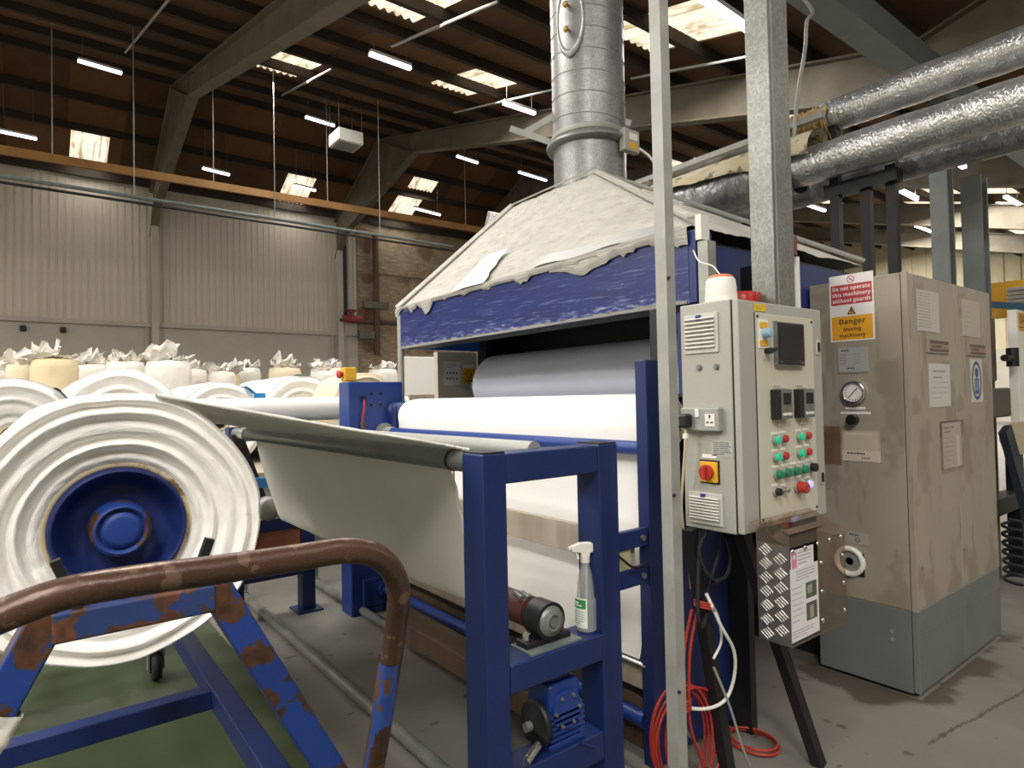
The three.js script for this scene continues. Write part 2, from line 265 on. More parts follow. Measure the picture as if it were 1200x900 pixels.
{
  // panel grid, roof lights leave holes
  const inHole = (x0, x1, z0, z1) => skylights.filter((s) => s[0] < x1 - 0.01 && s[1] > x0 + 0.01 && s[2] < z1 - 0.01 && s[3] > z0 + 0.01);
  const sheet = (x0, x1, z0, z1, m) => { if (x1 - x0 < 0.02 || z1 - z0 < 0.02) return null; const a = V((x0 + x1) / 2, roofY(z0 + 0.001) + 0.16 + (Math.round(x0 * 10) % 2) * 0.006, z0), b = V((x0 + x1) / 2, roofY(z1 - 0.001) + 0.16 + (Math.round(x0 * 10) % 2) * 0.006, z1); return beam(a, b, x1 - x0, 0.05); };
  for (let r = 0; r < rows.length - 1; r++) {
    const z0 = rows[r], z1 = rows[r + 1], w = z0 < VZ && r < 13 ? 1.3 : 4.6, step = -0.015;
    for (let x = -12.2; x < 34; x += w) {
      const x0 = x, x1 = x + w - step, hs = inHole(x0, x1, z0, z1), list = [];
      let cur = [[x0, x1, z0, z1]];
      for (const h of hs) { const nx = []; for (const c of cur) {
        if (h[0] >= c[1] || h[1] <= c[0] || h[2] >= c[3] || h[3] <= c[2]) { nx.push(c); continue; }
        const zl = Math.max(h[2], c[2]), zh = Math.min(h[3], c[3]);
        if (c[2] < zl) nx.push([c[0], c[1], c[2], zl]); if (zh < c[3]) nx.push([c[0], c[1], zh, c[3]]);
        if (c[0] < h[0]) nx.push([c[0], h[0], zl, zh]); if (h[1] < c[1]) nx.push([h[1], c[1], zl, zh]);
      } cur = nx; }
      for (const c of cur) { const g = sheet(...c); if (g) list.push(g); }
      if (list.length) part('roof_sheet', list, roofTones[Math.floor(rnd() * 4)], ceiling);
    }
  }
  for (let k = 0; k < rows.length; k++) { const z = rows[k] === RZ ? RZ + 0.02 : rows[k]; part('purlin', cub(-12, 34, roofY(z) - 0.06, roofY(z) + 0.13, z - 0.045, z + 0.045), M.purlin, ceiling); }
  for (const z of [-21.9, -19.35]) part('purlin', cub(-12, 34, roofY(z) - 0.1, roofY(z) + 0.13, z - 0.05, z + 0.05), M.purlin, ceiling);
}
skylights.forEach(([x0, x1, z0, z1], i) => {
  const n = 96, nz = 2, o = structure('window_' + (i + 1), null), sl = (u, v) => { const x = lerp(x0, x1, u), z = lerp(z0, z1, v); return [x, roofY(z) + 0.16 + 0.028 * Math.sin((x - x0) * 2 * Math.PI / 0.146), z]; };
  const sh = part('pane', grid(n, nz, sl, (u, v) => [u * (x1 - x0), v * (z1 - z0)]), M.sky, o); sh.castShadow = false;
  const zm = (z0 + z1) / 2, ly = roofY(zm) - 0.16;
  const gain = z0 < -18 ? 0.12 : x0 > 20 ? 0.9 : x0 < -4.3 ? 1.5 : z0 < VZ ? (x0 < 3 ? 0.6 : 0.5) : x0 < 3 ? 0.72 : x0 < 10 ? 0.12 : 0.25;
  areaLight((x0 + x1) / 2, ly, zm, x1 - x0, z1 - z0, SKY_L * gain, '#fffaf3');
});
// steel frames, haunched at the ridge, every bay
M.frame = M.steelShade;
function frame(n, x, bay2) {
  const top = [[-22.2, 8.0], [RZ, RY - 0.1], [VZ, roofY(VZ) - 0.1]], bot = [[VZ, roofY(VZ) - 0.75], [-16, 8.72], [-21.4, 7.45], [-22.0, 6.7], [-22.2, 6.7]];
  const poly = [...top, ...bot], o = structure('trim_' + n, null), t = 0.02;
  const ex = (pts) => { const g = extr(pts.map((p) => [-p[0], p[1]]), t); g.rotateY(Math.PI / 2); g.translate(x - t / 2, 0, 0); return g; };   // shape x = -z
  part('web_plate', ex(poly), M.frame, o);
  const fl = (pts) => { const l = []; for (let i = 0; i < pts.length - 1; i++) l.push(beam([x, pts[i][1], pts[i][0]], [x, pts[i + 1][1], pts[i + 1][0]], 0.24, 0.03)); return l; };
  part('flange', fl(top), M.frame, o); part('flange', fl(bot.slice(0, 4)), M.frame, o);
  part('stiffener', beam([x, 9.8, RZ], [x, 8.75, -16.15], 0.2, 0.03), M.frame, o);
  part('post', cub(x - 0.1, x + 0.1, 0, 7, -22, -21.75), M.wallLow, o);
  if (bay2) {
    const y0 = roofY(VZ), y1 = roofY(9.4);
    part('web_plate', ex([[VZ, y0 - 0.1], [9.4, y1 - 0.1], [9.4, y1 - 0.6], [VZ, y0 - 0.75]]), M.frame, o);
    part('flange', [beam([x, y0 - 0.75, VZ], [x, y1 - 0.6, 9.4], 0.24, 0.03), beam([x, y0 - 0.1, VZ], [x, y1 - 0.1, 9.4], 0.24, 0.03)], M.frame, o);
  }
}
[-8.77, -2.86, 3.05, 8.96, 14.87, 20.78, 26.69].forEach((x, i) => frame(i + 1, x, x > 5 || x < -5));
{
  const o = structure('trim_8', null);                                  // valley girder
  part('girder', [cub(-12, 34, 5.3, 5.62, -3.1, -2.8)], M.greySteel, o);
  for (const [x, z, w] of [[9.6, -3.05, 0.2], [20.8, -3, 0.2]]) part('stanchion', [cub(x - w / 2, x + w / 2, 0, 5.3, z - 0.02, z + 0.02), cub(x - w / 2 - 0.02, x - w / 2 + 0.02, 0, 5.3, z - 0.1, z + 0.1), cub(x + w / 2 - 0.02, x + w / 2 + 0.02, 0, 5.3, z - 0.1, z + 0.1)], M.greySteel, o);
}
{
  const o = structure('trim_9', null);                                  // bracing in the far bay
  part('rail', [rod([10, 4.6, 1], [33, 4.6, 1], 0.06), rod([10, 4.0, 3], [33, 4.4, 3], 0.05), rod([12, 4.9, 5], [33, 4.9, 5], 0.09), cub(20, 20.2, 4.2, 4.6, -3, 14), cub(26.5, 26.8, 4.6, 5.3, -3, 14), cub(30, 30.3, 3.4, 3.8, -3, 14)], M.pale, o);
}
// LED battens: [start, direction end] just under the sheets
const battens = [
  [[0.84, 9.0, -16.3], [1.66, 9.0, -16.38], 'white LED batten over the roof light at the upper left, nearest the steel frame'],
  [[-0.56, 8.2, -19.4], [0.15, 8.2, -19.46], 'white LED batten at the left edge of the picture above the orange pipe'],
  [[4.52, 7.3, -9.6], [5.3, 7.3, -9.62], 'bright LED batten just below the roof light at the top centre'],
  [[5.81, 9.05, -16.3], [6.63, 9.05, -16.38], 'LED batten to the left of the suspended white heater'],
  [[3.91, 8.2, -19.3], [4.65, 8.2, -19.44], 'small LED batten below and right of the foot of the left steel frame'],
  [[7.47, 7.35, -9.8], [8.27, 7.35, -9.8], 'LED batten close to the left side of the spiral chimney duct'],
  [[10.55, 9.05, -16.3], [11.4, 9.05, -16.4], 'LED batten under the middle of the right steel frame'],
  [[13.0, 9.05, -16.3], [14.3, 9.05, -16.4], 'LED batten just left of the galvanised cone where hood meets duct'],
  [[10.65, 8.2, -19.3], [11.85, 8.2, -19.5], 'LED batten hanging below the paired roof lights above the hood'],
  [[6.5, 8.2, -19.3], [7.2, 8.2, -19.4], 'LED batten in front of the small roof light behind the orange pipe'],
  [[5.25, 5.42, -3.66], [6.3, 5.42, -3.7], 'large bright LED batten at the top of the picture beside the square trunking'],
  [[17, 6.65, -8.6], [18, 6.65, -8.6], 'LED batten seen between the black pipe stand and the trunking'],
  [[17, 6.38, -6.26], [18.1, 6.38, -6.3], 'small LED batten just under the lowest foil pipe'],
  [[17, 5.7, -4.2], [18, 5.7, -4.2], 'LED batten at the right edge beyond the steel stanchions'],
  [[12, 5.23, -3.62], [12.5, 5.23, -3.63], 'round-looking LED fitting end-on between the two grey stanchions'],
  [[24.5, 7.2, -8.6], [26, 7.2, -8.6], 'distant LED batten above the pale end wall'],
];
battens.forEach(([a, b, label]) => {
  const A = V(...a), B = V(...b), c = V().addVectors(A, B).multiplyScalar(0.5), L = A.distanceTo(B), t = thing('led_batten', label, 'ceiling light', [c.x, c.y, c.z], 'LED battens under the roof');
  part('housing', beam(V(a[0], a[1] + 0.05, a[2]), V(b[0], b[1] + 0.05, b[2]), 0.09, 0.05), M.plasticWhite, t);
  part('diffuser', beam(A, B, 0.075, 0.05), M.tube, t);
  for (const p of [A, B]) part('hanger', rod([lerp(p.x, c.x, 0.2), a[1] + 0.07, lerp(p.z, c.z, 0.2)], [lerp(p.x, c.x, 0.2), roofY(p.z) + 0.1, lerp(p.z, c.z, 0.2)], 0.006, 6), M.greySteel, t);
  areaLight(c.x, c.y - 0.04, c.z, L, 0.08, TUBE_L, '#efeaff', -Math.atan2(B.z - A.z, B.x - A.x));
});
// suspended heater and the long pipes with their hanger rods
{
  const t = thing('unit_heater', 'white box-shaped unit heater hung from the roof left of the right steel frame', 'heater', [5.95, 7.45, -14]);
  part('casing', rbox(0.62, 0.3, 0.62, 0.03, 5.95, 7.68, -14), M.plasticWhite, t);
  part('grille', [box(0.5, 0.02, 0.5, 5.95, 7.525, -14), ...Array.from({ length: 7 }, (_, i) => box(0.5, 0.03, 0.02, 5.95, 7.515, -14.2 + i * 0.066))], M.galvDull, t);
  for (const [dx, dz] of [[-0.28, -0.28], [0.28, -0.28], [-0.28, 0.28], [0.28, 0.28]]) part('hanger_rod', rod([5.95 + dx, 7.82, -14 + dz], [5.95 + dx, roofY(-14) + 0.1, -14 + dz], 0.012, 6), M.purlin, t);
}
single('orange_pipe', beam([-12, 6.3, -15.2], [18, 6.56, -15.2], 0.07, 0.17, V(0, 1, 0)), M.orangePaint, 'long ochre painted bar running across the hall above the ribbed wall', 'pipe');
{
  const t = thing('dark_pipe', 'twin dark service pipes running level below the ochre bar', 'pipe', [0, 5.5, -13.9]);
  part('pipe', rod([-12, 5.55, -13.9], [8.8, 5.5, -13.9], 0.036), M.greySteel, t); part('pipe', rod([-12, 5.43, -13.86], [8.8, 5.38, -13.86], 0.026), M.black, t);
}
for (const [x, z, y, lab] of [[0.36, -15.2, 6.4, 'thin hanger rod at the far left holding the ochre bar'], [1.6, -13.9, 5.56, 'thin hanger rod just left of the left steel frame'], [3.3, -15.2, 6.42, 'thin hanger rod just right of the left steel frame'], [4.25, -13.9, 5.55, 'thin hanger rod below the roof light at the middle left'], [5.95, -15.2, 6.45, 'thin hanger rod to the left of the hung heater'], [6.74, -13.9, 5.5, 'thin double hanger rod beside the right steel frame haunch'], [10.1, -15.2, 6.48, 'thin hanger rod nearest the white hood']])
  single('hanger_rod', rod([x, y, z], [x, roofY(z) + 0.05, z], 0.012, 8), M.galvDull, lab, 'hanger rod', 'rods carrying the long pipes', [x, y, z]);
// sprinkler pipes under the roof
for (const [a, b, lab] of [[[1.64, 9.07, -15.5], [1.75, 7.84, -10.8], 'thin pale conduit crossing the roof at the upper left'], [[4.94, 9.07, -15.5], [4.78, 8.12, -11.9], 'thin pale conduit right of the middle roof light'], [[4.88, 7.5, -9.5], [4.9, 6.72, -6.5], 'long thin pale conduit under the big roof light'], [[7.94, 8.24, -12.35], [7.85, 7.29, -8.7], 'thin pale conduit left of the spiral duct'], [[8.05, 6.84, -7], [8.13, 6.28, -4.85], 'thin pale conduit behind the galvanised posts']])
  single('conduit', rod(a, b, 0.022, 8), M.galvDull, lab, 'conduit', 'conduits under the roof');
// services on the back wall
{
  const t = thing('sprinkler_riser', 'black riser pipe with a red valve on the back wall left of the hood', 'pipe', [9.1, 4.2, -21.8]);
  part('riser', rod([9.13, 4.5, -21.8], [9.13, 7.6, -21.8], 0.09), M.black, t);
  part('branch', [rod([8.9, 4.45, -21.8], [14.5, 4.5, -21.8], 0.08), rod([10.35, 3.2, -21.75], [10.35, 7.8, -21.75], 0.12)], M.darkWood, t);
  part('valve', [rod([9.0, 4.5, -21.7], [9.75, 4.5, -21.7], 0.13), rod([9.3, 4.5, -21.7], [9.3, 4.78, -21.6], 0.09), put(tri(new THREE.TorusGeometry(0.15, 0.03, 8, 16)), 9.3, 4.8, -21.6, Math.PI / 2)], mat('#8a3a33', 0.6), t);
  part('bracket', [cub(9.8, 10.8, 4.95, 5.2, -21.8, -21.6), cub(9.6, 10.2, 3.8, 4.1, -21.8, -21.6)], M.steelShade, t);
}
for (const [x, y, lab] of [[-0.15, 3.7, 'small dark fitting on the dado at far left'], [0.75, 3.7, 'small dark fitting on the dado second from left']]) single('wall_fitting', rbox(0.14, 0.16, 0.1, 0.02, x, y, -21.95), M.black, lab, 'fitting', null, [x, y, -21.95]);

// ================================================================== CLOTH ROLLS
// roll with axis z: face towards +z at z1, profile of wound layers telescoped into ridges
function rollBody(cx, cy, z0, z1, r0, R, rid, sd, nu = 120) {
  const prof = [];                                                    // [radius, z, ridge weight]
  const nr = 44; for (let i = 0; i <= nr; i++) { const t = i / nr; prof.push([lerp(r0, R, t), t]); }
  const wob = (a, t) => 1 + 0.012 * Math.sin(a * 3 + sd) + 0.009 * Math.sin(a * 7 + sd * 2) + 0.01 * (vn(a * 6, t * 3, 38, 99, sd) - 0.5);
  return grid(nu, nr + 7, (u, v) => {
    const k = v * (nr + 7), a = u * 2 * Math.PI;
    const ang = u * 48;
    if (k <= nr) {
      const t = k / nr, r = lerp(r0, R, t) * lerp(1, wob(a, 1), t);
      const b = Math.sin(t * Math.PI * 2 * rid + 0.25 * Math.sin(a + sd) + 0.5 * vn(ang / 8, t * 4, 6, 99, sd)) * 0.009 + 0.004 * Math.sin(t * 41 + sd + 0.3 * Math.sin(a * 2)) + 0.004 * (vn(ang, t * 14, 48, 99, sd + 3) - 0.5);
      return [cx + Math.cos(a) * r, cy + Math.sin(a) * r, z1 + b - 0.05 * (1 - t) * (1 - t) - 0.03 * sm(0.9, 1, t)];
    }
    const q = (k - nr) / 7, r = R * wob(a, 1) * (q > 0.98 ? 0.15 : 1 + 0.004 * Math.sin(q * 40 + a));
    return [cx + Math.cos(a) * r, cy + Math.sin(a) * r, lerp(z1 - 0.04, z0, q)];
  }, (u, v) => [u * 2 * Math.PI * R * 0.9, v * 1.2]);
}
const RC = { x: 0.177, y: 1.196, z1: -1.8, z0: -4.19, R: 0.335 };
{
  const t = thing('cloth_roll', 'big white cloth roll with a blue core disc, carried on the blue trolley', 'cloth roll', [RC.x, RC.y - RC.R, -2.8]);
  part('cloth', rollBody(RC.x, RC.y, RC.z0, RC.z1, 0.16, RC.R, 4.5, 3, 160), M.rollFace, t);
  M.core = mat('#ffffff', 0.9, 0, { map: tx(256, (u, v) => mix(hex('#d9c8a6'), hex('#7a6344'), sm(0.5, 0.75, fbm(u, v, 6, 5, 140))), true, 0.35) });
  part('core_tube', lathe([[0.135, -1.9], [0.145, -1.855], [0.158, -1.845], [0.172, -1.85], [0.172, -1.95]], 64, 'z', RC.x, RC.y, 0), M.core, t, 'dirty tan cardboard core');
  const d = part('core_disc', lathe([[0.0001, -1.9], [0.09, -1.9], [0.115, -1.885], [0.133, -1.845], [0.138, -1.825], [0.146, -1.825], [0.15, -1.85]], 64, 'z', RC.x, RC.y, 0), M.blueDark, t, 'round dark blue core disc');
  part('hub', lathe([[0.0001, -1.8], [0.03, -1.8], [0.042, -1.805], [0.048, -1.82], [0.052, -1.8], [0.06, -1.8], [0.066, -1.82], [0.066, -1.92]], 48, 'z', RC.x, RC.y, 0), M.blueRusty, d);
}
// horizontal rolls resting behind it
function lying(name, label, x, y, z1, z0, R, sd, m = M.rollFace) {
  const t = thing(name, label, 'cloth roll', [x, y - R, (z0 + z1) / 2], 'cloth rolls lying behind the big roll');
  part('cloth', rollBody(x, y, z0, z1, 0.07, R, 4, sd, 90), m, t);
  part('core_tube', lathe([[0.05, z1 - 0.12], [0.055, z1 - 0.04], [0.072, z1 - 0.035], [0.075, z1 - 0.1]], 24, 'z', x, y, 0), M.tan, t);
  return t;
}
lying('cloth_roll', 'white cloth roll lying directly behind the top of the big foreground roll', 0.6, 1.36, -6.2, -8.2, 0.46, 11);
const lr2 = lying('cloth_roll', 'white cloth roll lying at the left edge, cut off by the picture', -0.1, 1.31, -5.4, -7.4, 0.39, 17);
part('plastic_flap', grid(10, 6, (u, v) => { const a = 0.5 + u * 0.45; return [-0.1 + Math.cos(a) * (0.4 + 0.02 * Math.sin(v * 7)), 1.31 + Math.sin(a) * (0.4 + 0.01 * Math.sin(u * 9)), -5.4 - v * 0.4]; }), M.black, lr2);
const lr3 = lying('cloth_roll', 'white cloth roll with a blue tape tag, lying left of the blue housing', 1.47, 1.31, -6.5, -8.5, 0.4, 23);
part('tape_tag', grid(6, 4, (u, v) => { const a = 0.75 + u * 0.3; return [1.47 + Math.cos(a) * 0.415, 1.31 + Math.sin(a) * 0.415, -6.44 - v * 0.25]; }), mat('#2f8fce', 0.5), lr3, 'blue tape tag');
part('tape_tag', cub(1.75, 1.86, 1.5, 1.6, -6.46, -6.45), mat('#2f8fce', 0.5), lr3);
const lr4 = lying('cloth_roll', 'white cloth roll nearest the blue housing, beside the one with the blue tag', 2.28, 1.345, -6.6, -8.6, 0.435, 29);
part('tape_tag', grid(6, 4, (u, v) => { const a = 1.45 + u * 0.25; return [2.28 + Math.cos(a) * 0.447, 1.345 + Math.sin(a) * 0.447, -6.6 - v * 0.3]; }), mat('#3f8f9e', 0.5), lr4);
lying('cloth_roll', 'small cream cloth roll seen over the top of the blue housing', 2.62, 1.45, -5.75, -6.5, 0.33, 37, M.cream);
// pallets carry the lying rolls
for (const [x0, x1, y, z1, z0, lab] of [[-0.6, 3.1, 0.88, -5.3, -8.8, 'low table of boards under the lying cloth rolls']]) {
  const t = thing('roll_table', lab, 'table', [(x0 + x1) / 2, 0, (z0 + z1) / 2]);
  part('table_top', cub(x0, x1, y - 0.06, y + 0.02, z0, z1 - 0.3), M.board, t);
  for (const [lx, lz] of [[x0 + 0.1, z1 - 0.5], [x1 - 0.1, z1 - 0.5], [x0 + 0.1, z0 + 0.1], [x1 - 0.1, z0 + 0.1]]) part('leg', cub(lx - 0.05, lx + 0.05, 0, y - 0.06, lz - 0.05, lz + 0.05), M.greySteel, t);
}
// upright wrapped rolls along the back wall
const uprights = [
  [-0.36, 0.17, 2.02, 'w', 'white wrapped upright roll at the extreme left edge'], [-0.12, 0.15, 2.1, 'c', 'narrow cream upright roll second from the left edge'], [0.26, 0.27, 2.14, 't', 'tan paper-coloured upright roll above the left lying roll'],
  [0.74, 0.28, 2.14, 'w', 'white upright roll with a tall plastic knot just right of the tan one'], [1.14, 0.26, 2.16, 'w', 'white upright roll with the broadest plastic bunch, behind the second lying roll'], [1.62, 0.3, 2.14, 'w', 'white upright roll with a tall ragged knot behind the big roll'],
  [2.1, 0.29, 2.08, 'w', 'white upright roll just left of the short yellowish one'], [2.6, 0.17, 1.97, 't', 'short yellowish upright roll between white ones'], [2.34, 0.2, 2.0, 'w', 'low white upright roll tucked behind the yellowish one'],
  [2.96, 0.3, 2.12, 'w', 'white upright roll above the blue tape tag'], [3.5, 0.27, 2.1, 'c', 'cream upright roll in the middle of the right-hand row'], [3.95, 0.22, 2.02, 'w', 'slim white upright roll second from the right end'],
  [4.5, 0.33, 2.14, 'w', 'wide white upright roll at the right end of the row'], [5.35, 0.28, 2.1, 'w', 'white upright roll just behind the blue housing with a lone plastic knot'],
];
uprights.forEach(([x, r, h, k, label], i) => {
  const z = -11 + 0.5 * ((i * 7) % 3 - 1) * 1.2, t = thing('upright_roll', label, 'cloth roll', [x, 0, z], 'wrapped rolls standing along the back wall');
  part('wrapping', grid(36, 22, (u, v) => { const a = u * 2 * Math.PI, e = v > 0.9 ? Math.max(0.02, 1 - (v - 0.9) * 10 * 0.98) : 1, q = r * e * (1 + 0.025 * (vn(u * 18, v * 14, 18, 99, i + 40) - 0.5) * 2); return [x + Math.cos(a) * q, v > 0.9 ? h - 0.03 + (v - 0.9) * 0.4 + 0.02 * vn(u * 18, 1, 18, 9, i) : v / 0.9 * (h - 0.03), z - Math.sin(a) * q]; }, (u, v) => [u * 6.28 * r, v * h]), { w: M.wrap, c: M.cream, t: M.tan }[k], t);
  const knot = (kx, kz, kr, kh, s) => part('plastic_knot', grid(28, 10, (u, v) => { const a = u * 2 * Math.PI, n = vn(u * 14, v * 7, 14, 99, s), q = kr * (0.4 + 1.1 * v) * (0.6 + 0.8 * n), e = vn(u * 16, 3, 16, 9, s + 2); return [kx + Math.cos(a) * q + kr * 0.5 * (e - 0.5) * v, h - 0.02 + kh * v * (0.35 + 1.2 * e), kz - Math.sin(a) * q]; }), M.knot, t);
  knot(x + rr(-0.1, 0.1), z, rr(0.09, 0.15), rr(0.1, 0.22), i * 3 + 1);
  if (r > 0.22) { knot(x - r * 0.55, z + 0.05, rr(0.06, 0.11), rr(0.06, 0.14), i * 3 + 2); knot(x + r * 0.5, z + 0.05, rr(0.05, 0.1), rr(0.05, 0.12), i * 3 + 3); }
});

// ================================================================== TROLLEY under the big roll
{
  const t = thing('roll_trolley', 'blue steel A-frame trolley with rust patches and a brown tubular push handle', 'trolley', [0.18, 0, -2.6]);
  const up = V(0, 0, 1);
  M.rustBar = mat('#ffffff', 0.6, 0, { map: blueWear('#22366a', '#8a5230', 0.56, 39), bumpMap: M.blueRusty.bumpMap, bumpScale: 0.004 });
  for (const z of [-1.55, -4.45]) {
    for (const s of [1, -1]) {
      const L = part('leg', beam([0.177 + s * 0.145, 1.1, z], [0.177 + s * 0.56, 0.3, z + (z > -2 ? 0.02 : 0)], 0.066, 0.07, up, 0.006), M.blueRusty, t);
      if (z > 2) part('weld_plate', beam([0.177 + s * 0.15, 1.09, z + 0.04], [0.177 + s * 0.2, 0.99, z + 0.041], 0.07, 0.012, up), M.blueRusty, L);
    }
    part('top_bar', cub(0.03, 0.325, 1.04, 1.1, z - 0.04, z + 0.04, 0.006), M.rustBar, t, 'rust-chipped top bar');
    if (z < -2) part('axle_stub', rod([RC.x, RC.y, z - 0.1], [RC.x, RC.y, -4.1], 0.035, 24), M.black, t);
    for (const s of [-1, 1]) part('axle_fork', beam([0.177 + s * 0.1, 1.09, z + 0.02], [0.177 + s * 0.14, 1.2, z + 0.02], 0.018, 0.02, up), M.black, t);
  }
  for (const s of [1, -1]) part('rail', cub(0.177 + s * 0.39 - 0.035, 0.177 + s * 0.39 + 0.035, 0.36, 0.44, -4.45, -1.5, 0.006), M.blueDark, t);
  part('cross_bar', cub(-0.24, 0.58, 0.36, 0.43, -2.64, -2.57, 0.006), M.blueDark, t); part('cross_bar', cub(-0.4, 0.75, 0.27, 0.33, -4.48, -4.42), M.blueDark, t); part('cross_bar', cub(-0.4, 0.75, 0.27, 0.33, -1.58, -1.5), M.blueDark, t);
  for (const [x, z] of [[-0.36, -1.54], [0.71, -1.54], [-0.2, -3.95], [0.54, -3.95]]) {
    const c = part('caster', lathe([[0.04, -0.025], [0.075, -0.022], [0.08, 0], [0.075, 0.022], [0.04, 0.025], [0.0001, 0.024]], 28, 'x', x, 0.08, z), M.rubber, t);
    part('fork', [cub(x - 0.04, x - 0.03, 0.06, 0.3, z - 0.025, z + 0.025), cub(x + 0.03, x + 0.04, 0.06, 0.3, z - 0.025, z + 0.025), cub(x - 0.05, x + 0.05, 0.17, 0.28, z - 0.04, z + 0.04)], M.greySteel, c);
  }
  const hp = [[-0.3, 0.5, -1.46], [-0.27, 0.8, -1.34], [-0.235, 1.0, -1.25], [-0.19, 1.1, -1.2], [-0.11, 1.175, -1.165], [-0.035, 1.205, -1.155], [0.04, 1.224, -1.148], [0.14, 1.225, -1.148], [0.266, 1.22, -1.15], [0.4, 1.217, -1.152], [0.468, 1.216, -1.152], [0.53, 1.2, -1.158], [0.582, 1.158, -1.177], [0.613, 1.1, -1.203], [0.625, 1.014, -1.243], [0.641, 0.787, -1.345], [0.65, 0.6, -1.43], [0.65, 0.5, -1.5]];
  const h = part('push_handle', sweep(hp, 0.0245, 120, 20), M.brown, t, 'brown painted bent tube handle');
  part('chipped_band', sweep([[0.6305, 0.93, -1.281], [0.641, 0.787, -1.3455], [0.65, 0.6, -1.431]], 0.0252, 16, 20), blueBrown(), h, 'worn lower end showing blue paint');
  part('tape_wrap', grid(40, 10, (u, v) => { const a = u * 2 * Math.PI, q = 1.12 + 0.22 * (vn(u * 14, v * 6, 14, 99, 71) - 0.4), l = lerp(0.2, 0.31, v) + 0.012 * (vn(u * 10, 3, 10, 99, 72) - 0.5), sx = 0.177 - 0.145 - 0.415 * l, sy = 1.1 - 0.8 * l, e = 0.05 / Math.max(Math.abs(Math.cos(a)), Math.abs(Math.sin(a))) * 0.72 * q; return [sx + Math.cos(a) * e * 0.89, sy - Math.cos(a) * e * 0.46, -1.545 + Math.sin(a) * e]; }, (u, v) => [u * 0.3, v * 0.1]), M.wrap, t, 'crumpled clear tape wrap');
}
function blueBrown() { return mat('#ffffff', 0.45, 0.1, { map: tx(256, (u, v) => { const n = fbm(u, v, 8, 5, 150, 16); return n > 0.53 ? mix(hex('#2c4a9a'), hex('#3f5db0'), fbm(u, v, 20, 2, 4)) : mix(hex('#5a3d30'), hex('#71503f'), n * 1.6); }, true, 0.5) }); }

// ================================================================== WEB OF CLOTH off the roll, over the guide tube, down to the brown roller
{
  const za = (k) => k < 0.3 ? lerp(-1.79, -1.69, sm(0, 0.16, k)) : lerp(-1.69, -1.835, sm(0.33, 0.42, k)) - 0.1 * sm(0.5, 0.85, k), zb = -4.19, path = [[0.25, 1.523], [0.5, 1.468], [0.8, 1.402], [1.0, 1.361], [1.07, 1.345], [1.1, 1.338], [1.124, 1.332], [1.137, 1.312], [1.14, 1.29], [1.158, 1.2], [1.2, 1.03], [1.264, 0.82], [1.284, 0.76], [1.3, 0.734], [1.34, 0.718], [1.39, 0.7], [1.6, 0.6], [1.88, 0.43]];
  const c = new THREE.CatmullRomCurve3(path.map((p) => V(p[0], p[1], 0)), false, 'centripetal'), L = c.getLength();
  const g = grid(40, 150, (u, v) => { const p = c.getPoint(v), z = lerp(zb, za(v), u) + 0.006 * Math.sin(v * 60) * (u > 0.9 ? 1 : 0), w = 0.004 * (vn(u * 20, v * 16, 99, 99, 5) - 0.5) * (v > 0.05 && v < 0.9 ? 1 : 0); return [p.x + w * 0.8, p.y + w, z]; }, (u, v) => [u * 2, v * L]);
  const t = thing('cloth_web', 'white cloth running off the big roll over a grey guide tube, hanging as a sheet', 'cloth', [1.1, 0.43, -2.8]);
  M.web = new THREE.MeshPhysicalMaterial({ color: '#ffffff', roughness: 0.95, transmission: 0.12, thickness: 0, map: mottled('#d3d0c6', 0.02, 5, 160, 0.7), bumpMap: tx(128, (u, v) => 0.5 + 0.25 * Math.sin(u * 402) * Math.sin(v * 402) + 0.3 * (fbm(u, v, 6, 3, 8) - 0.5), false, 0.2), bumpScale: 0.001, side: THREE.DoubleSide });
  part('sheet', g, M.web, t);
  part('selvedge', grid(6, 220, (u, v) => { const p = c.getPoint(v * 0.95), a = u * 2 * Math.PI, w = 0.0035 + 0.002 * vn(v * 120, 1, 199, 9, 6); return [p.x + 0.5 * w * Math.sin(a), p.y + 0.002 + w * Math.cos(a), za(v * 0.95) + w * Math.sin(a) + 0.004 * Math.sin(v * 170)]; }), M.white, t, 'frayed white edge');
}
{ // second web: over the white roller and down behind the near frame
  const path = [[2.55, 1.2], [2.45, 1.4], [2.33, 1.492], [2.2, 1.503], [2.11, 1.465], [2.076, 1.38], [2.075, 1.25], [2.06, 0.95], [2.03, 0.6], [2.0, 0.44], [1.99, 0.41]];
  const c = new THREE.CatmullRomCurve3(path.map((p) => V(p[0], p[1], 0)), false, 'centripetal'), L = c.getLength();
  const t = thing('white_web', 'bright white cloth passing over the long roller and hanging behind the blue stand', 'cloth', [2.05, 0.4, -2.9]);
  part('sheet', grid(30, 90, (u, v) => { const p = c.getPoint(v); return [p.x + 0.003 * (vn(u * 12, v * 9, 99, 99, 8) - 0.5), p.y, lerp(-4.02, -1.765, u)]; }, (u, v) => [u * 2.2, v * L]), M.white, t);
}

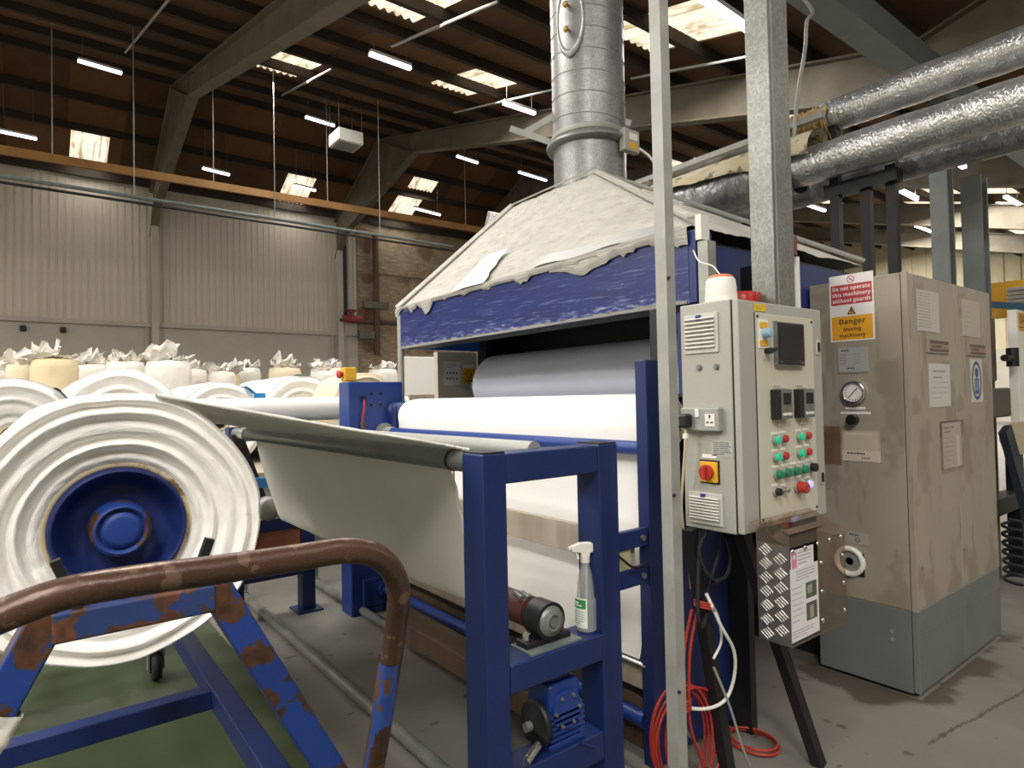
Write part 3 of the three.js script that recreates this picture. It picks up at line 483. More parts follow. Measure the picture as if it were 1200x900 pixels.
// ================================================================== ROLLER STANDS
function tubeEnd(p, r, ax) { return lathe([[0.0001, 0], [r * 0.7, 0], [r * 0.7, -0.02], [r, -0.02]], 24, ax, ...p); }
const near = thing('roller_stand', 'near blue box-section roller stand holding the bearing and the spray bottle', 'machine frame', [1.34, 0, -1.59]);
{
  const z0 = -1.64, z1 = -1.526, x0 = 1.057, x1 = 1.146, x2 = 1.54, x3 = 1.635;
  part('post', cub(x0, x1, 0, 1.334, z0, z1, 0.007), M.blue, near); part('post', cub(x2, x3, 0, 1.334, z0, z1, 0.007), M.blue, near);
  part('end_cap', cub(x0 + 0.004, x1 - 0.004, 1.333, 1.338, z0 + 0.004, z1 - 0.004), M.black, near); part('end_cap', cub(x2 + 0.004, x3 - 0.004, 1.333, 1.338, z0 + 0.004, z1 - 0.004), M.black, near);
  part('top_beam', cub(x1, x2, 1.238, 1.33, z0 + 0.005, z1 - 0.003, 0.006), M.blue, near);
  part('shelf_beam', cub(x1, x2, 0.604, 0.692, z0 - 0.01, z1 + 0.002, 0.006), M.blue, near);
  part('lower_beam', cub(x1, x2, 0.27, 0.365, z0 + 0.005, z1 - 0.003, 0.006), M.blue, near);
  for (const [x, z] of [[x0 + 0.045, -1.58], [x2 + 0.045, -1.58]]) part('foot_plate', cub(x - 0.09, x + 0.09, 0, 0.012, z - 0.1, z + 0.1), M.blue, near);
}
dup(near, [-0.0, 0, -2.98], 'far blue roller stand seen between the big roll and the hanging sheet');
single('reddish_plank', cub(1.146, 1.54, 0.45, 0.65, -4.6, -4.535, 0.004), M.wood, 'reddish brown wooden plank fixed across the far blue stand', 'plank', null, [1.34, 0.45, -4.57]);
{
  const t = thing('stand_bracket', 'dark blue bracket arm with a bright blue clip above the far stand', 'bracket', [1.12, 0.7, -4.4]);
  part('arm', beam([1.08, 1.3, -4.42], [1.25, 0.8, -4.42], 0.07, 0.05, V(0, 0, 1)), M.black, t);
  part('clip', cub(1.13, 1.27, 0.93, 1.0, -4.4, -4.36, 0.005), mat('#2b78b8', 0.5), t);
  part('bearing', lathe([[0.02, -0.06], [0.075, -0.05], [0.08, 0.03], [0.05, 0.05], [0.0001, 0.05]], 24, 'z', 1.25, 0.8, -4.32), M.galvDull, t);
}
{
  const t = thing('guide_tube', 'grey steel guide tube carrying the cloth sheet into the near blue stand', 'roller', [1.1, 1.3, -3]);
  part('tube', rod([1.102, 1.3, -4.5], [1.102, 1.3, -1.63], 0.034, 28), M.greyTube, t);
  part('collar', rod([1.102, 1.3, -1.76], [1.102, 1.3, -1.745], 0.036, 28), M.black, t); part('journal', rod([1.102, 1.3, -4.3], [1.102, 1.3, -4.2], 0.043, 20), M.chrome, t);
}
single('grey_tube', rod([1.35, 1.322, -4.55], [1.35, 1.322, -1.64], 0.03, 24), M.galvDull, 'pale grey steel tube just below the blue tube', 'tube', null, [1.35, 1.27, -3.1]);
{
  const t = thing('blue_tube', 'long blue steel tube crossing in front of the white roller', 'tube', [2.0, 1.25, -3]);
  part('tube', rod([2.02, 1.278, -4.2], [2.02, 1.278, -1.745], 0.03, 24), M.blueBright, t);
  part('end_flange', [rod([2.02, 1.278, -4.16], [2.02, 1.278, -4.12], 0.06, 20), rod([2.02, 1.278, -4.12], [2.02, 1.278, -4.0], 0.036, 20)], M.galvDull, t);
}
single('low_blue_tube', rod([2.0, 0.165, -4.3], [2.0, 0.165, -1.745], 0.033, 20), M.blueBright, 'dark blue tie tube just above the floor', 'tube', null, [2.0, 0.132, -3]);
for (const [x, lab] of [[1.287, 'grey floor pipe with a corner fitting nearest the trolley'], [1.84, 'grey floor pipe running under the hanging sheet']]) {
  const t = thing('floor_pipe', lab, 'pipe', [x, 0, -3.3]);
  part('pipe', rod([x, 0.035, -5.1], [x, 0.035, -1.35], 0.028, 16), M.greyTube, t);
  part('fitting', [rod([x, 0.035, -5.12], [x, 0.16, -5.12], 0.04, 16), rod([x, 0.036, -5.16], [x, 0.036, -5.05], 0.036, 16)], M.galvDull, t);
}
single('walk_board', cub(1.7, 1.86, 0.1, 0.22, -3.4, -1.8, 0.01), M.darkWood, 'dark brown timber laid along below the hanging sheet', 'timber', null, [1.78, 0.1, -2.6]);
single('cream_board', cub(1.9, 1.93, 0.81, 0.94, -4.1, -1.72, 0.003), M.board, 'cream board crossing behind the blue stand in front of the white cloth', 'board', null, [1.92, 0.81, -2.9]);
single('floor_tray', cub(2.0, 2.14, 0.28, 0.37, -4.1, -1.76, 0.01), M.board, 'pale tray under the lower end of the white cloth', 'tray', null, [2.08, 0.28, -2.9]);
single('tray_bar', rod([1.985, 0.395, -4.05], [1.985, 0.395, -1.72], 0.012, 12), M.chrome, 'bright thin steel rod along the lower end of the white cloth', 'rod', null, [1.985, 0.383, -2.9]);
single('skirting_timber', cub(2.05, 2.17, 0, 0.22, -4.1, -1.78, 0.01), M.darkWood, 'brown timber on the floor under the pale tray', 'timber', null, [2.11, 0, -2.9]);
{ // brown roller on a pillow block
  const t = thing('brown_roller', 'rusty brown roller ending in a black pillow-block bearing on the shelf', 'roller', [1.34, 0.69, -2.8]);
  part('tube', rod([1.34, 0.775, -4.3], [1.34, 0.775, -1.66], 0.052, 32), mat('#ffffff', 0.6, 0.15, { map: mottled('#5e352b', 0.07, 7, 170, 0.5) }), t);
  const b = part('bearing', [rod([1.34, 0.772, -1.635], [1.34, 0.772, -1.56], 0.06, 32), rbox(0.07, 0.09, 0.06, 0.01, 1.34, 0.73, -1.6), rbox(0.19, 0.022, 0.062, 0.006, 1.34, 0.708, -1.6)], M.black, t, 'black pillow block');
  part('ring', lathe([[0.018, 0.004], [0.022, 0.01], [0.03, 0.01], [0.034, 0.002], [0.044, 0.004], [0.05, -0.01]], 32, 'z', 1.34, 0.772, -1.552), M.greyTube, b); part('shaft_end', rod([1.34, 0.772, -1.56], [1.34, 0.772, -1.54], 0.017, 20), M.greyTube, b);
  for (const s of [-1, 1]) part('bolt', [rod([1.34 + s * 0.075, 0.715, -1.6], [1.34 + s * 0.075, 0.735, -1.6], 0.011, 6), rod([1.34 + s * 0.075, 0.735, -1.6], [1.34 + s * 0.075, 0.742, -1.6], 0.006, 8)], M.galvDull, b);
  for (let i = 0; i < 3; i++) part('coupling_bolt', rod([1.34 - 0.04 + i * 0.03, 0.84 - i * i * 0.006, -1.7], [1.34 - 0.04 + i * 0.03, 0.83 - i * i * 0.006, -1.66], 0.01, 8), M.greyTube, b);
  part('base_plate', cub(1.235, 1.45, 0.692, 0.699, -1.645, -1.535), M.greySteel, t);
}
{ // spray bottle
  const x = 1.525, z = -1.588, t = thing('spray_bottle', 'clear trigger spray bottle with a white head and green label on the blue shelf', 'spray bottle', [x, 0.692, z]);
  part('bottle', lathe([[0.0001, 0.693], [0.034, 0.693], [0.038, 0.7], [0.038, 0.79], [0.037, 0.802], [0.031, 0.812], [0.029, 0.85], [0.024, 0.88], [0.018, 0.905], [0.014, 0.92], [0.014, 0.935]], 40, 'y', x, 0, z), new THREE.MeshPhysicalMaterial({ color: '#e3e7e6', roughness: 0.2, transmission: 0.72, thickness: 0, ior: 1.45, clearcoat: 0.8 }), t);
  part('label', grid(20, 4, (u, v) => { const a = Math.PI * (0.54 + u * 0.52); return [x + Math.cos(a) * 0.0386, lerp(0.71, 0.81, v), z - Math.sin(a + Math.PI) * 0.0386 * 1]; }, (u, v) => [1 - u, v]), mat('#ffffff', 0.5, 0, { side: THREE.DoubleSide, map: cv(256, 200, (c) => { c.fillStyle = '#dfe6dc'; c.fillRect(0, 0, 256, 200); c.fillStyle = '#2f8a46'; c.fillRect(20, 10, 216, 60); c.fillStyle = '#fff'; c.fillRect(40, 26, 90, 12); c.fillRect(40, 46, 140, 8); lines(c, 24, 230, 92, 6, 16, '#555', 4); }) }), t);
  part('dip_tube', rod([x, 0.7, z], [x + 0.004, 0.92, z], 0.003, 8), M.plasticWhite, t);
  const tr = part('trigger_head', [rod([x, 0.925, z], [x, 0.95, z], 0.016, 24), extr([[-0.045, 0], [-0.048, 0.014], [-0.02, 0.024], [0.02, 0.026], [0.036, 0.014], [0.036, 0.002], [0.014, -0.006], [0.012, -0.02], [-0.012, -0.02], [-0.014, -0.004]], 0.022, 0.002).translate(x, 0.966, z - 0.011)], M.plasticWhite, t);
  part('trigger', extr([[-0.036, 0], [-0.028, 0], [-0.022, -0.026], [-0.028, -0.03]], 0.012, 0.001).translate(x, 0.966, z - 0.006), M.plasticWhite, tr); part('nozzle', rod([x - 0.047, 0.974, z], [x - 0.058, 0.974, z], 0.008, 12), M.plasticWhite, tr); t.rotation.y = -0.55;
}
{ // worm gearbox with hand crank under the shelf
  const t = thing('gearbox', 'small blue worm gearbox with a hand crank under the blue shelf', 'gearbox', [1.37, 0.365, -1.6]);
  const c = part('housing', [rbox(0.135, 0.19, 0.12, 0.014, 1.385, 0.475, -1.61), rbox(0.15, 0.02, 0.13, 0.005, 1.385, 0.375, -1.61), rbox(0.09, 0.03, 0.08, 0.008, 1.385, 0.575, -1.61), rod([1.385, 0.48, -1.56], [1.385, 0.48, -1.54], 0.062, 32)], M.blueBright, t);
  for (let i = 0; i < 5; i++) part('fin', box(0.15, 0.007, 0.13, 1.385, 0.4 + i * 0.018, -1.605), M.blueBright, c);
  for (let i = 0; i < 6; i++) { const a = i * Math.PI / 3; part('bolt', rod([1.385 + 0.05 * Math.cos(a), 0.48 + 0.05 * Math.sin(a), -1.545], [1.385 + 0.05 * Math.cos(a), 0.48 + 0.05 * Math.sin(a), -1.533], 0.006, 6), M.greyTube, c); }
  const w = part('crank_disc', lathe([[0.016, 0.02], [0.03, 0.012], [0.055, 0.0], [0.068, 0.004], [0.07, -0.014], [0.05, -0.02], [0.0001, -0.02]], 32, '-x', 1.28, 0.455, -1.58), M.black, t);
  part('shaft', rod([1.32, 0.455, -1.58], [1.24, 0.455, -1.58], 0.015, 16), M.greyTube, t); part('crank_grip', rod([1.265, 0.405, -1.55], [1.19, 0.39, -1.52], 0.014, 16), M.chrome, w);
  part('bracket', [cub(1.31, 1.46, 0.36, 0.37, -1.68, -1.54), rod([1.42, 0.372, -1.52], [1.47, 0.345, -1.5], 0.004, 6)], M.blue, t);
}

// ================================================================== OVEN: housings, rollers, drum, hood
{
  const t = thing('bearing_housing', 'blue steel bearing housing at the far end of the white roller', 'machine housing', [2.0, 0, -4.25]);
  part('side_plate', cub(1.76, 2.18, 0, 1.635, -4.34, -4.16, 0.01), M.blueBright, t);
  for (const [x, y] of [[1.93, 1.6], [2.0, 1.6], [1.93, 1.52], [2.0, 1.52], [1.87, 1.56]]) part('bolt', rod([x, y - 0.05, -4.165], [x, y - 0.05, -4.15], 0.009, 6), M.black, t);
  part('switch', cub(1.855, 1.88, 1.5, 1.535, -4.165, -4.14), M.black, t);
  part('red_cable', sweep([[1.866, 1.51, -4.14], [1.862, 1.44, -4.13], [1.85, 1.38, -4.135], [1.852, 1.34, -4.14]], 0.008, 20, 8), M.red, t); part('cable_plug', rod([1.852, 1.35, -4.14], [1.858, 1.29, -4.14], 0.018, 12), M.darkWood, t);
  part('bearing_block', [rod([2.1, 1.42, -4.17], [2.2, 1.42, -4.02], 0.07, 24), rbox(0.14, 0.2, 0.1, 0.02, 2.13, 1.36, -4.12)], M.blueDark, t);
  part('foot_bracket', [rbox(0.22, 0.2, 0.12, 0.01, 1.95, 0.15, -4.2), rod([2.0, 0.165, -4.16], [2.0, 0.165, -4.1], 0.055, 20)], M.blueBright, t);
}
{
  const t = thing('emergency_stop', 'red mushroom button on a yellow box atop the blue housing', 'button box', [1.8, 1.635, -4.25]);
  part('box', rbox(0.09, 0.1, 0.08, 0.01, 1.8, 1.69, -4.25), M.yellow, t); part('button', lathe([[0.0001, 0.04], [0.026, 0.036], [0.03, 0.02], [0.016, 0.012], [0.016, 0]], 20, '-x', 1.755, 1.69, -4.25), M.redBright, t);
}
{
  const t = thing('white_roller', 'long white cloth-covered roller in front of the oven mouth', 'roller', [2.2, 1.28, -2.9]);
  part('shell', rod([2.2, 1.38, -4.05], [2.2, 1.38, -1.75], 0.118, 48), M.white, t); part('journal', rod([2.2, 1.38, -4.14], [2.2, 1.38, -1.7], 0.04, 20), M.greyTube, t);
}
{
  const t = thing('batch_roller', 'long white cloth-covered cylinder left of the blue housing', 'roller', [1.65, 0, -5.1]);
  part('shell', rod([0.6, 1.442, -5.1], [2.7, 1.442, -5.1], 0.095, 40), M.white, t);
  part('journal', rod([0.45, 1.442, -5.1], [2.85, 1.442, -5.1], 0.04, 16), M.greyTube, t);
  for (const x of [0.5, 2.8]) part('support', cub(x - 0.05, x + 0.05, 0, 1.42, -5.16, -5.04, 0.01), M.blueDark, t);
}
{
  const t = thing('drying_drum', 'large blue-grey coated drum inside the dark oven mouth', 'drum', [2.85, 1.35, -3]);
  part('shell', [lathe([[0.0001, -4.2], [0.2, -4.2], [0.235, -4.185], [0.25, -4.15], [0.25, -1.95], [0.24, -1.92], [0.0001, -1.92]], 64, 'z', 3.05, 1.6, 0)], mat('#ffffff', 0.5, 0.05, { map: mottled('#c9d0e2', 0.02, 4, 180, 1) }), t);
  part('shaft', rod([3.05, 1.6, -4.5], [3.05, 1.6, -1.75], 0.05, 20), M.greyTube, t);
}
M.skirt = mat('#ffffff', 0.38, 0, { map: tx(512, (u, v) => {                          // lint caught on the blue sheet
  const n = fbm(u, v, 5, 5, 190), wp = v + 0.14 * fbm(u, v, 3, 3, 193), st = fbm(u, wp, 8, 6, 191, 34), sw = fbm(u, v, 26, 5, 192, 30), low = Math.exp(-v * 7) + 0.25 * Math.exp(-(1 - v) * 9); let c = mix(hex('#111d52'), hex('#1a2c6c'), n);
  c = mix(c, hex('#4d5688'), sm(0.5, 0.75, st) * 0.45); return mix(c, hex('#b6b6c4'), clamp(sm(0.64, 0.9, st + low * 0.2) * 0.4 + sm(0.7, 1.05, sw + low * 0.5) * 0.55)); }, true, 1.1) });
M.skirt.map.repeat.set(1 / 1.1, 1 / 0.325); M.skirt.map.offset.set(0, 0.4923);
const oven = thing('oven', 'big blue drying oven with a torn plastic skirt, under the white hood', 'oven', [3.6, 0, -3]);
{
  const p = M.black;
  const fs = part('front_skirt', cub(2.3, 2.34, 1.9, 2.22, -4.44, -1.7), M.skirt, oven, 'blue front skirt streaked with lint');
  part('lint_strip', grid(120, 3, (u, v) => { const z = lerp(-4.44, -1.71, u), n = fbm(u, 0.5, 40, 4, 200); return [2.296, lerp(1.898, 1.912 + 0.02 * Math.max(0, n - 0.4), v), z]; }), M.hood, fs);
  part('side_panel', cub(2.34, 5.2, 1.0, 2.2, -1.8, -1.735), M.blueDark, oven); part('side_panel', cub(2.14, 2.5, 0.03, 1.0, -1.72, -1.68, 0.004), M.blueDark, oven);
  part('corner_post', cub(2.3, 2.42, 1.9, 2.22, -1.7, -1.66, 0.004), M.blueDark, oven);
  part('lower_panel', cub(2.9, 3.3, 0.12, 1.0, -2.2, -2.15), M.blueDark, oven); part('lower_panel', cub(3.0, 5.2, 0.0, 1.0, -2.6, -2.55), p, oven);
  part('rear_panel', cub(5.15, 5.2, 0, 2.2, -4.5, -1.76), p, oven); part('far_panel', cub(3.12, 5.2, 0, 2.2, -4.55, -4.5), p, oven);
  part('inner_panel', cub(3.55, 3.6, 0, 2.2, -4.5, -1.76), p, oven); part('ceiling_panel', cub(2.34, 5.2, 2.17, 2.22, -4.5, -1.76), p, oven);
  part('front_post', cub(2.075, 2.14, 0, 1.86, -1.74, -1.68, 0.004), p, oven, 'black front post'); part('front_post', cub(1.975, 2.062, 0, 1.643, -1.74, -1.68, 0.005), M.blue, oven);
  part('rear_post', cub(2.5, 2.545, 0, 1.9, -1.7, -1.58, 0.004), p, oven); part('lintel', cub(2.36, 2.5, 1.9, 2.1, -4.4, -1.8), p, oven);
  part('far_post', cub(3.12, 3.2, 0, 2.17, -4.5, -4.42, 0.004), p, oven); part('far_post', rod([2.31, 1.3, -4.43], [2.31, 2.22, -4.43], 0.025, 12), M.galvDull, oven);
  part('far_lintel', cub(2.4, 3.12, 1.91, 2.17, -4.55, -4.5), mat('#1f5fae', 0.4), oven);
  for (const y of [0.93, 0.78]) { const b = part('side_bracket', cub(1.64, 1.98, y - 0.035, y + 0.035, -1.72, -1.69, 0.003), M.blueDark, oven); for (const x of [1.68, 1.94]) part('bolt', rod([x, y, -1.69], [x, y, -1.68], 0.012, 8), M.greyTube, b); }
  part('junction_plate', cub(1.75, 1.88, 0.79, 0.93, -1.712, -1.7), mat('#b9b48e', 0.6), oven); part('wire', sweep([[1.68, 0.95, -1.68], [1.71, 0.88, -1.66], [1.72, 0.82, -1.66], [1.7, 0.76, -1.68]], 0.006, 16, 6), M.yellow, oven); part('wire', sweep([[1.8, 0.88, -1.69], [1.86, 0.83, -1.66], [1.95, 0.84, -1.66]], 0.005, 16, 6), M.black, oven);
  const ep = part('electric_panel', cub(2.72, 3.12, 0.9, 1.9, -4.62, -4.56), M.panelGrey, oven);
  const w = mat('#ffffff', 0.6, 0, { map: cv(128, 180, (c) => { c.fillStyle = '#dcdcda'; c.fillRect(0, 0, 128, 180); lines(c, 14, 110, 22, 3, 12, '#888', 4); c.fillStyle = '#555'; for (let i = 0; i < 4; i++) for (let j = 0; j < 2; j++) c.fillRect(20 + i * 24, 82 + j * 42, 12, 14); }) });
  sticker(ep, 'notice', 0.16, 0.2, '+z', [2.86, 1.72, -4.555], w); sticker(ep, 'notice', 0.12, 0.17, '+z', [3.03, 1.71, -4.555], cv(96, 128, (c) => { c.fillStyle = '#d9a12a'; c.fillRect(0, 20, 96, 108); c.fillStyle = '#e4e2dc'; c.fillRect(0, 0, 96, 22); c.strokeStyle = '#3a2e18'; c.lineWidth = 5; c.beginPath(); c.arc(48, 62, 22, 0, 7); c.stroke(); c.fillStyle = '#3a2e18'; c.fillRect(18, 100, 60, 8); }));
}
// hood: cloth-lagged pyramid on the oven
{
  const A = [2.3, 2.2, -4.47], B = [2.3, 2.24, -1.68], C2 = [4.14, 2.28, -1.75], D = [4.14, 2.2, -4.47], E = [3.2, 3.092, -4.11], F = [3.2, 3.095, -3.16];
  const t = thing('extraction_hood', 'white lagged pyramid hood tapering up to the round galvanised duct', 'hood', [3.2, 2.2, -3]);
  const face = (a, b, c, d, s, n) => grid(60, 40, (u, v) => { const p = [0, 1, 2].map((k) => lerp(lerp(a[k], b[k], u), lerp(d[k], c[k], u), v)), w = (fbm(u, v, 6, 4, s) - 0.5) * 0.035 * Math.sin(u * Math.PI) ** 0.3 + (u > 0.02 && u < 0.98 ? 0.006 * (vn(u * 40, v * 9, 99, 99, s) - 0.5) : 0); return [p[0] + n[0] * w, p[1] + n[1] * w, p[2] + n[2] * w]; }, (u, v) => [u * 2.4, v * 1.25]);
  part('front_face', face(A, B, F, E, 210, [-0.7, 0.7, 0]), M.hood, t); part('side_face', face(B, C2, F, F, 211, [0, 0.75, 0.65]), M.hood, t);
  part('back_face', face(C2, D, E, F, 212, [0.7, 0.7, 0]), M.hood, t); part('side_face', face(D, A, E, E, 213, [0, 0.75, -0.65]), M.hood, t);
  const tear = (s, a, b, h0, h1, x) => grid(140, 6, (u, v) => { const z = lerp(a, b, u), n = fbm(u, 0.3, 22, 5, s), drop = h0 + h1 * Math.max(0, n - 0.46) * 5; return [x - 0.006 - 0.008 * Math.sin(v * Math.PI) - 0.006 * vn(u * 60, v * 4, 99, 99, s), lerp(2.225 + 0.02 * (b - a > 0 ? u : 0), 2.2 - drop, v), z]; });
  part('torn_edge', tear(220, -4.46, -1.69, 0.0, 0.05, 2.296), M.hood, t, 'torn lower edge of the lagging');
  part('torn_edge', grid(30, 5, (u, v) => [2.29 - 0.012 * Math.sin(v * 3.1) * Math.sin(u * 3.1), 2.22 - v * (0.03 + 0.055 * Math.sin(u * 3.14) ** 2 * (0.6 + 0.5 * vn(u * 8, 0, 20, 9, 4))), -2.62 + u * 0.55]), M.hood, t);
  part('patch', grid(16, 12, (u, v) => { const s = v * 0.27; return [2.3 + s - 0.022 - 0.01 * Math.sin(u * 3), 2.21 + s + 0.022, -3.62 + u * (0.36 - 0.1 * v) + 0.03 * vn(u * 6, v * 6, 20, 20, 5)]; }), M.white, t, 'bright white patch of cloth');
  part('mesh_strip', grid(40, 3, (u, v) => { const s = 0.02 + v * 0.07 + 0.01 * Math.sin(u * 12); return [2.3 + s - 0.015, 2.215 + s + 0.012, -2.8 + u * 0.95]; }), M.galvDull, t, 'exposed grey mesh along the lower edge');
  for (const [a, b] of [[F, B], [F, C2], [E, A], [E, F]]) part('edge_angle', beam([a[0] - 0.005, a[1] + 0.02, a[2] + 0.01], [b[0] - 0.005, b[1] + 0.03, b[2] + 0.01], 0.045, 0.012, V(-0.4, 0.8, 0.4)), a === F && b === C2 ? M.galvDull : M.hood, t);
  part('corner_batten', cub(2.3, 2.36, 2.17, 2.28, -1.66, -1.63), M.plasticWhite, t); part('rope', sweep([[2.75, 2.26, -1.66], [2.8, 2.3, -1.64], [2.86, 2.27, -1.63], [2.88, 2.15, -1.63]], 0.008, 20, 6), M.plasticWhite, t);
  part('stud', cub(2.3, 2.36, 1.84, 2.16, -1.65, -1.6), M.galvDull, t);
  part('foil_stub', rod([3.3, 2.9, -4.5], [3.3, 3.12, -4.4], 0.12, 20), M.foil, t);
}
// chimney duct
{
  const X = 3.54, Z = -3.53, R = 0.288, t = thing('spiral_duct', 'galvanised spiral duct rising from the hood through the roof', 'duct', [X, 2.7, Z]);
  part('spigot', rod([X, 2.75, Z], [X, 3.47, Z], 0.286, 56), M.galv, t);
  const fl = part('flange', [lathe([[R - 0.01, 3.45], [R + 0.05, 3.455], [R + 0.055, 3.475], [R + 0.02, 3.5], [R + 0.005, 3.52], [R - 0.01, 3.52]], 56, 'y', X, 0, Z)], M.galv, t);
  part('clamp_band', lathe([[R + 0.004, 3.52], [R + 0.012, 3.525], [R + 0.012, 3.56], [R + 0.004, 3.565]], 56, 'y', X, 0, Z), M.galvDull, fl);
  const top = 6.0; part('tube', rod([X, 3.5, Z], [X, top, Z], R, 56), M.galv, t);
  const pitch = 0.165, turns = (top - 3.58) / pitch, c = []; for (let i = 0; i <= turns * 36; i++) { const a = i / 36 * 2 * Math.PI; c.push(V(X + Math.cos(a) * (R + 0.001), 3.58 + i / 36 * pitch, Z + Math.sin(a) * (R + 0.001))); }
  part('spiral_seam', tri(new THREE.TubeGeometry(new THREE.CatmullRomCurve3(c), c.length, 0.0045, 6)), M.galvDull, t);
  const ha = Math.atan2(0.35, -1), onD = (a, y, r) => [X + Math.cos(a) * r, y, Z + Math.sin(a) * r];
  const hatch = part('inspection_hatch', grid(30, 30, (u, v) => { const r = u, q = v * 2 * Math.PI, a = ha + Math.cos(q) * r * 0.42, y = 4.37 + Math.sin(q) * r * 0.29; return onD(a, y, R + 0.012 + 0.008 * Math.sin(clamp((r - 0.8) * 5) * Math.PI)); }), M.galv, t);
  for (const y of [4.28, 4.47]) part('knob', lathe([[0.0001, 0.05], [0.02, 0.048], [0.024, 0.03], [0.01, 0.02], [0.01, 0]], 16, '-x', ...onD(ha, y, R + 0.012)), M.brassy, hatch);
  const bar = (a, b) => beam(a, b, 0.008, 0.05); part('stay', bar([3.03, 3.64, -3.9], [3.3, 3.52, -3.7]), M.galvDull, t); part('stay', bar([3.12, 3.6, -3.85], [3.4, 3.8, -3.62]), M.galvDull, t); part('stay', bar([3.33, 3.86, -3.66], [3.74, 3.63, -3.27]), M.galvDull, t);
  const bx = part('control_box', rbox(0.17, 0.17, 0.06, 0.01, 3.64, 3.44, -3.2, 0, 0, 0), M.boxGrey, t); sticker(bx, 'yellow_label', 0.09, 0.05, '+z', [3.65, 3.4, -3.169], M.yellow); sticker(bx, 'white_label', 0.09, 0.05, '+z', [3.65, 3.47, -3.169], M.signWhite);
  part('cable', sweep([[3.72, 3.42, -3.2], [3.78, 3.3, -3.1], [3.8, 3.0, -3.0], [3.7, 2.8, -2.7]], 0.01, 24, 6), M.plasticWhite, t);
}
// foil-lagged pipes, coming forward over the cabinet
{
  const lump = (x, y, r, z0, z1, s, amp = 0.02) => grid(44, 110, (u, v) => { const a = u * 2 * Math.PI, z = lerp(z0, z1, v), q = r * (1 + amp / r * (fbm(u, v, 6, 4, s, 24) - 0.5) * 2); return [x + Math.cos(a) * q, y - Math.sin(a) * q, z]; }, (u, v) => [u * 6.28 * r, v * (z1 - z0)]);
  const t1 = thing('foil_pipe', 'uppermost silver foil-lagged pipe at the upper right', 'pipe', [5.3, 3.66, -1], 'foil-lagged pipes over the cabinet');
  part('lagging', lump(5.3, 3.79, 0.13, -2.5, 1.6, 231, 0.007), M.foil, t1); part('inner_pipe', rod([5.3, 3.79, -5], [5.3, 3.79, -2.45], 0.07, 20), M.foilDark, t1);
  part('old_lagging', lump(5.3, 3.73, 0.15, -2.95, -2.42, 232, 0.05), M.foam, t1, 'yellowish foam lagging at the torn end');
  const t2 = thing('foil_pipe', 'middle silver foil-lagged pipe, half wrapped in ragged white lagging', 'pipe', [5.1, 3.2, -1], 'foil-lagged pipes over the cabinet');
  part('lagging', lump(5.1, 3.36, 0.15, -2.7, 1.6, 233, 0.008), M.foil, t2); part('dull_lagging', lump(5.1, 3.38, 0.2, -6.5, -2.65, 234, 0.04), M.foilDark, t2);
  part('ragged_wrap', grid(40, 60, (u, v) => { const z = lerp(-6.4, -2.45, v), a = lerp(0.35, 3.0 + 0.9 * (fbm(v, 0.2, 9, 4, 235) - 0.5), u), q = 0.235 + 0.03 * (fbm(u, v, 7, 4, 236) - 0.5); return [5.1 + Math.cos(a) * q, 3.4 + Math.sin(a) * q, z]; }, (u, v) => [u, v * 4]), M.oldWrap, t2, 'ragged cream wrapping');
  const t3 = thing('foil_pipe', 'lowest silver foil-lagged pipe behind the other two', 'pipe', [5.55, 3.1, -1], 'foil-lagged pipes over the cabinet');
  part('lagging', lump(5.6, 3.3, 0.11, -5.5, 1.6, 237, 0.008), M.foilDark, t3);
  const t4 = thing('pipe_rail', 'long grey angle rail beside the ragged wrapped pipe', 'rail', [4.9, 3.7, -4]);
  part('angle', beam([5.05, 3.72, -6.4], [5.05, 3.72, -2.4], 0.05, 0.05), M.galvDull, t4); part('strap', cub(5.0, 5.4, 3.68, 3.7, -4.2, -4.16), M.galvDull, t4);
}
{
  const t = thing('pipe_stand', 'black steel stand with a cross bar carrying the foil pipes', 'stand', [5.3, 0, -2.2]);
  for (const [x, z, y] of [[5.26, -2.42, 3.75], [5.3, -2.2, 3.2], [5.32, -2.02, 3.25]]) part('post', cub(x - 0.035, x + 0.035, 0, y, z - 0.035, z + 0.035), M.black, t);
  part('cross_bar', cub(5.22, 5.34, 3.1, 3.2, -2.5, -1.95), M.black, t); part('cap', cub(5.2, 5.32, 3.74, 3.76, -2.47, -2.37), M.galvDull, t); part('hook', rod([5.3, 3.2, -1.98], [5.3, 3.32, -1.96], 0.012, 8), M.greyTube, t);
}
single('stanchion', [cub(5.99, 6.13, 0, 3.2, -1.71, -1.69), cub(5.98, 6.0, 0, 3.2, -1.77, -1.63), cub(6.12, 6.14, 0, 3.2, -1.77, -1.63)], M.greySteel, 'right one of two grey steel uprights behind the cabinet', 'column', null, [6.06, 0, -1.7]);
single('roof_cable', sweep([[5.22, 5.2, -2.85], [5.34, 4.76, -2.6], [5.24, 4.66, -2.6], [5.19, 4.4, -2.6], [5.07, 4.04, -2.6], [4.99, 3.74, -2.6], [4.94, 3.45, -2.6]], 0.016, 40, 6), M.galvDull, 'loose grey cable hanging from the valley girder beside the trunking', 'cable');

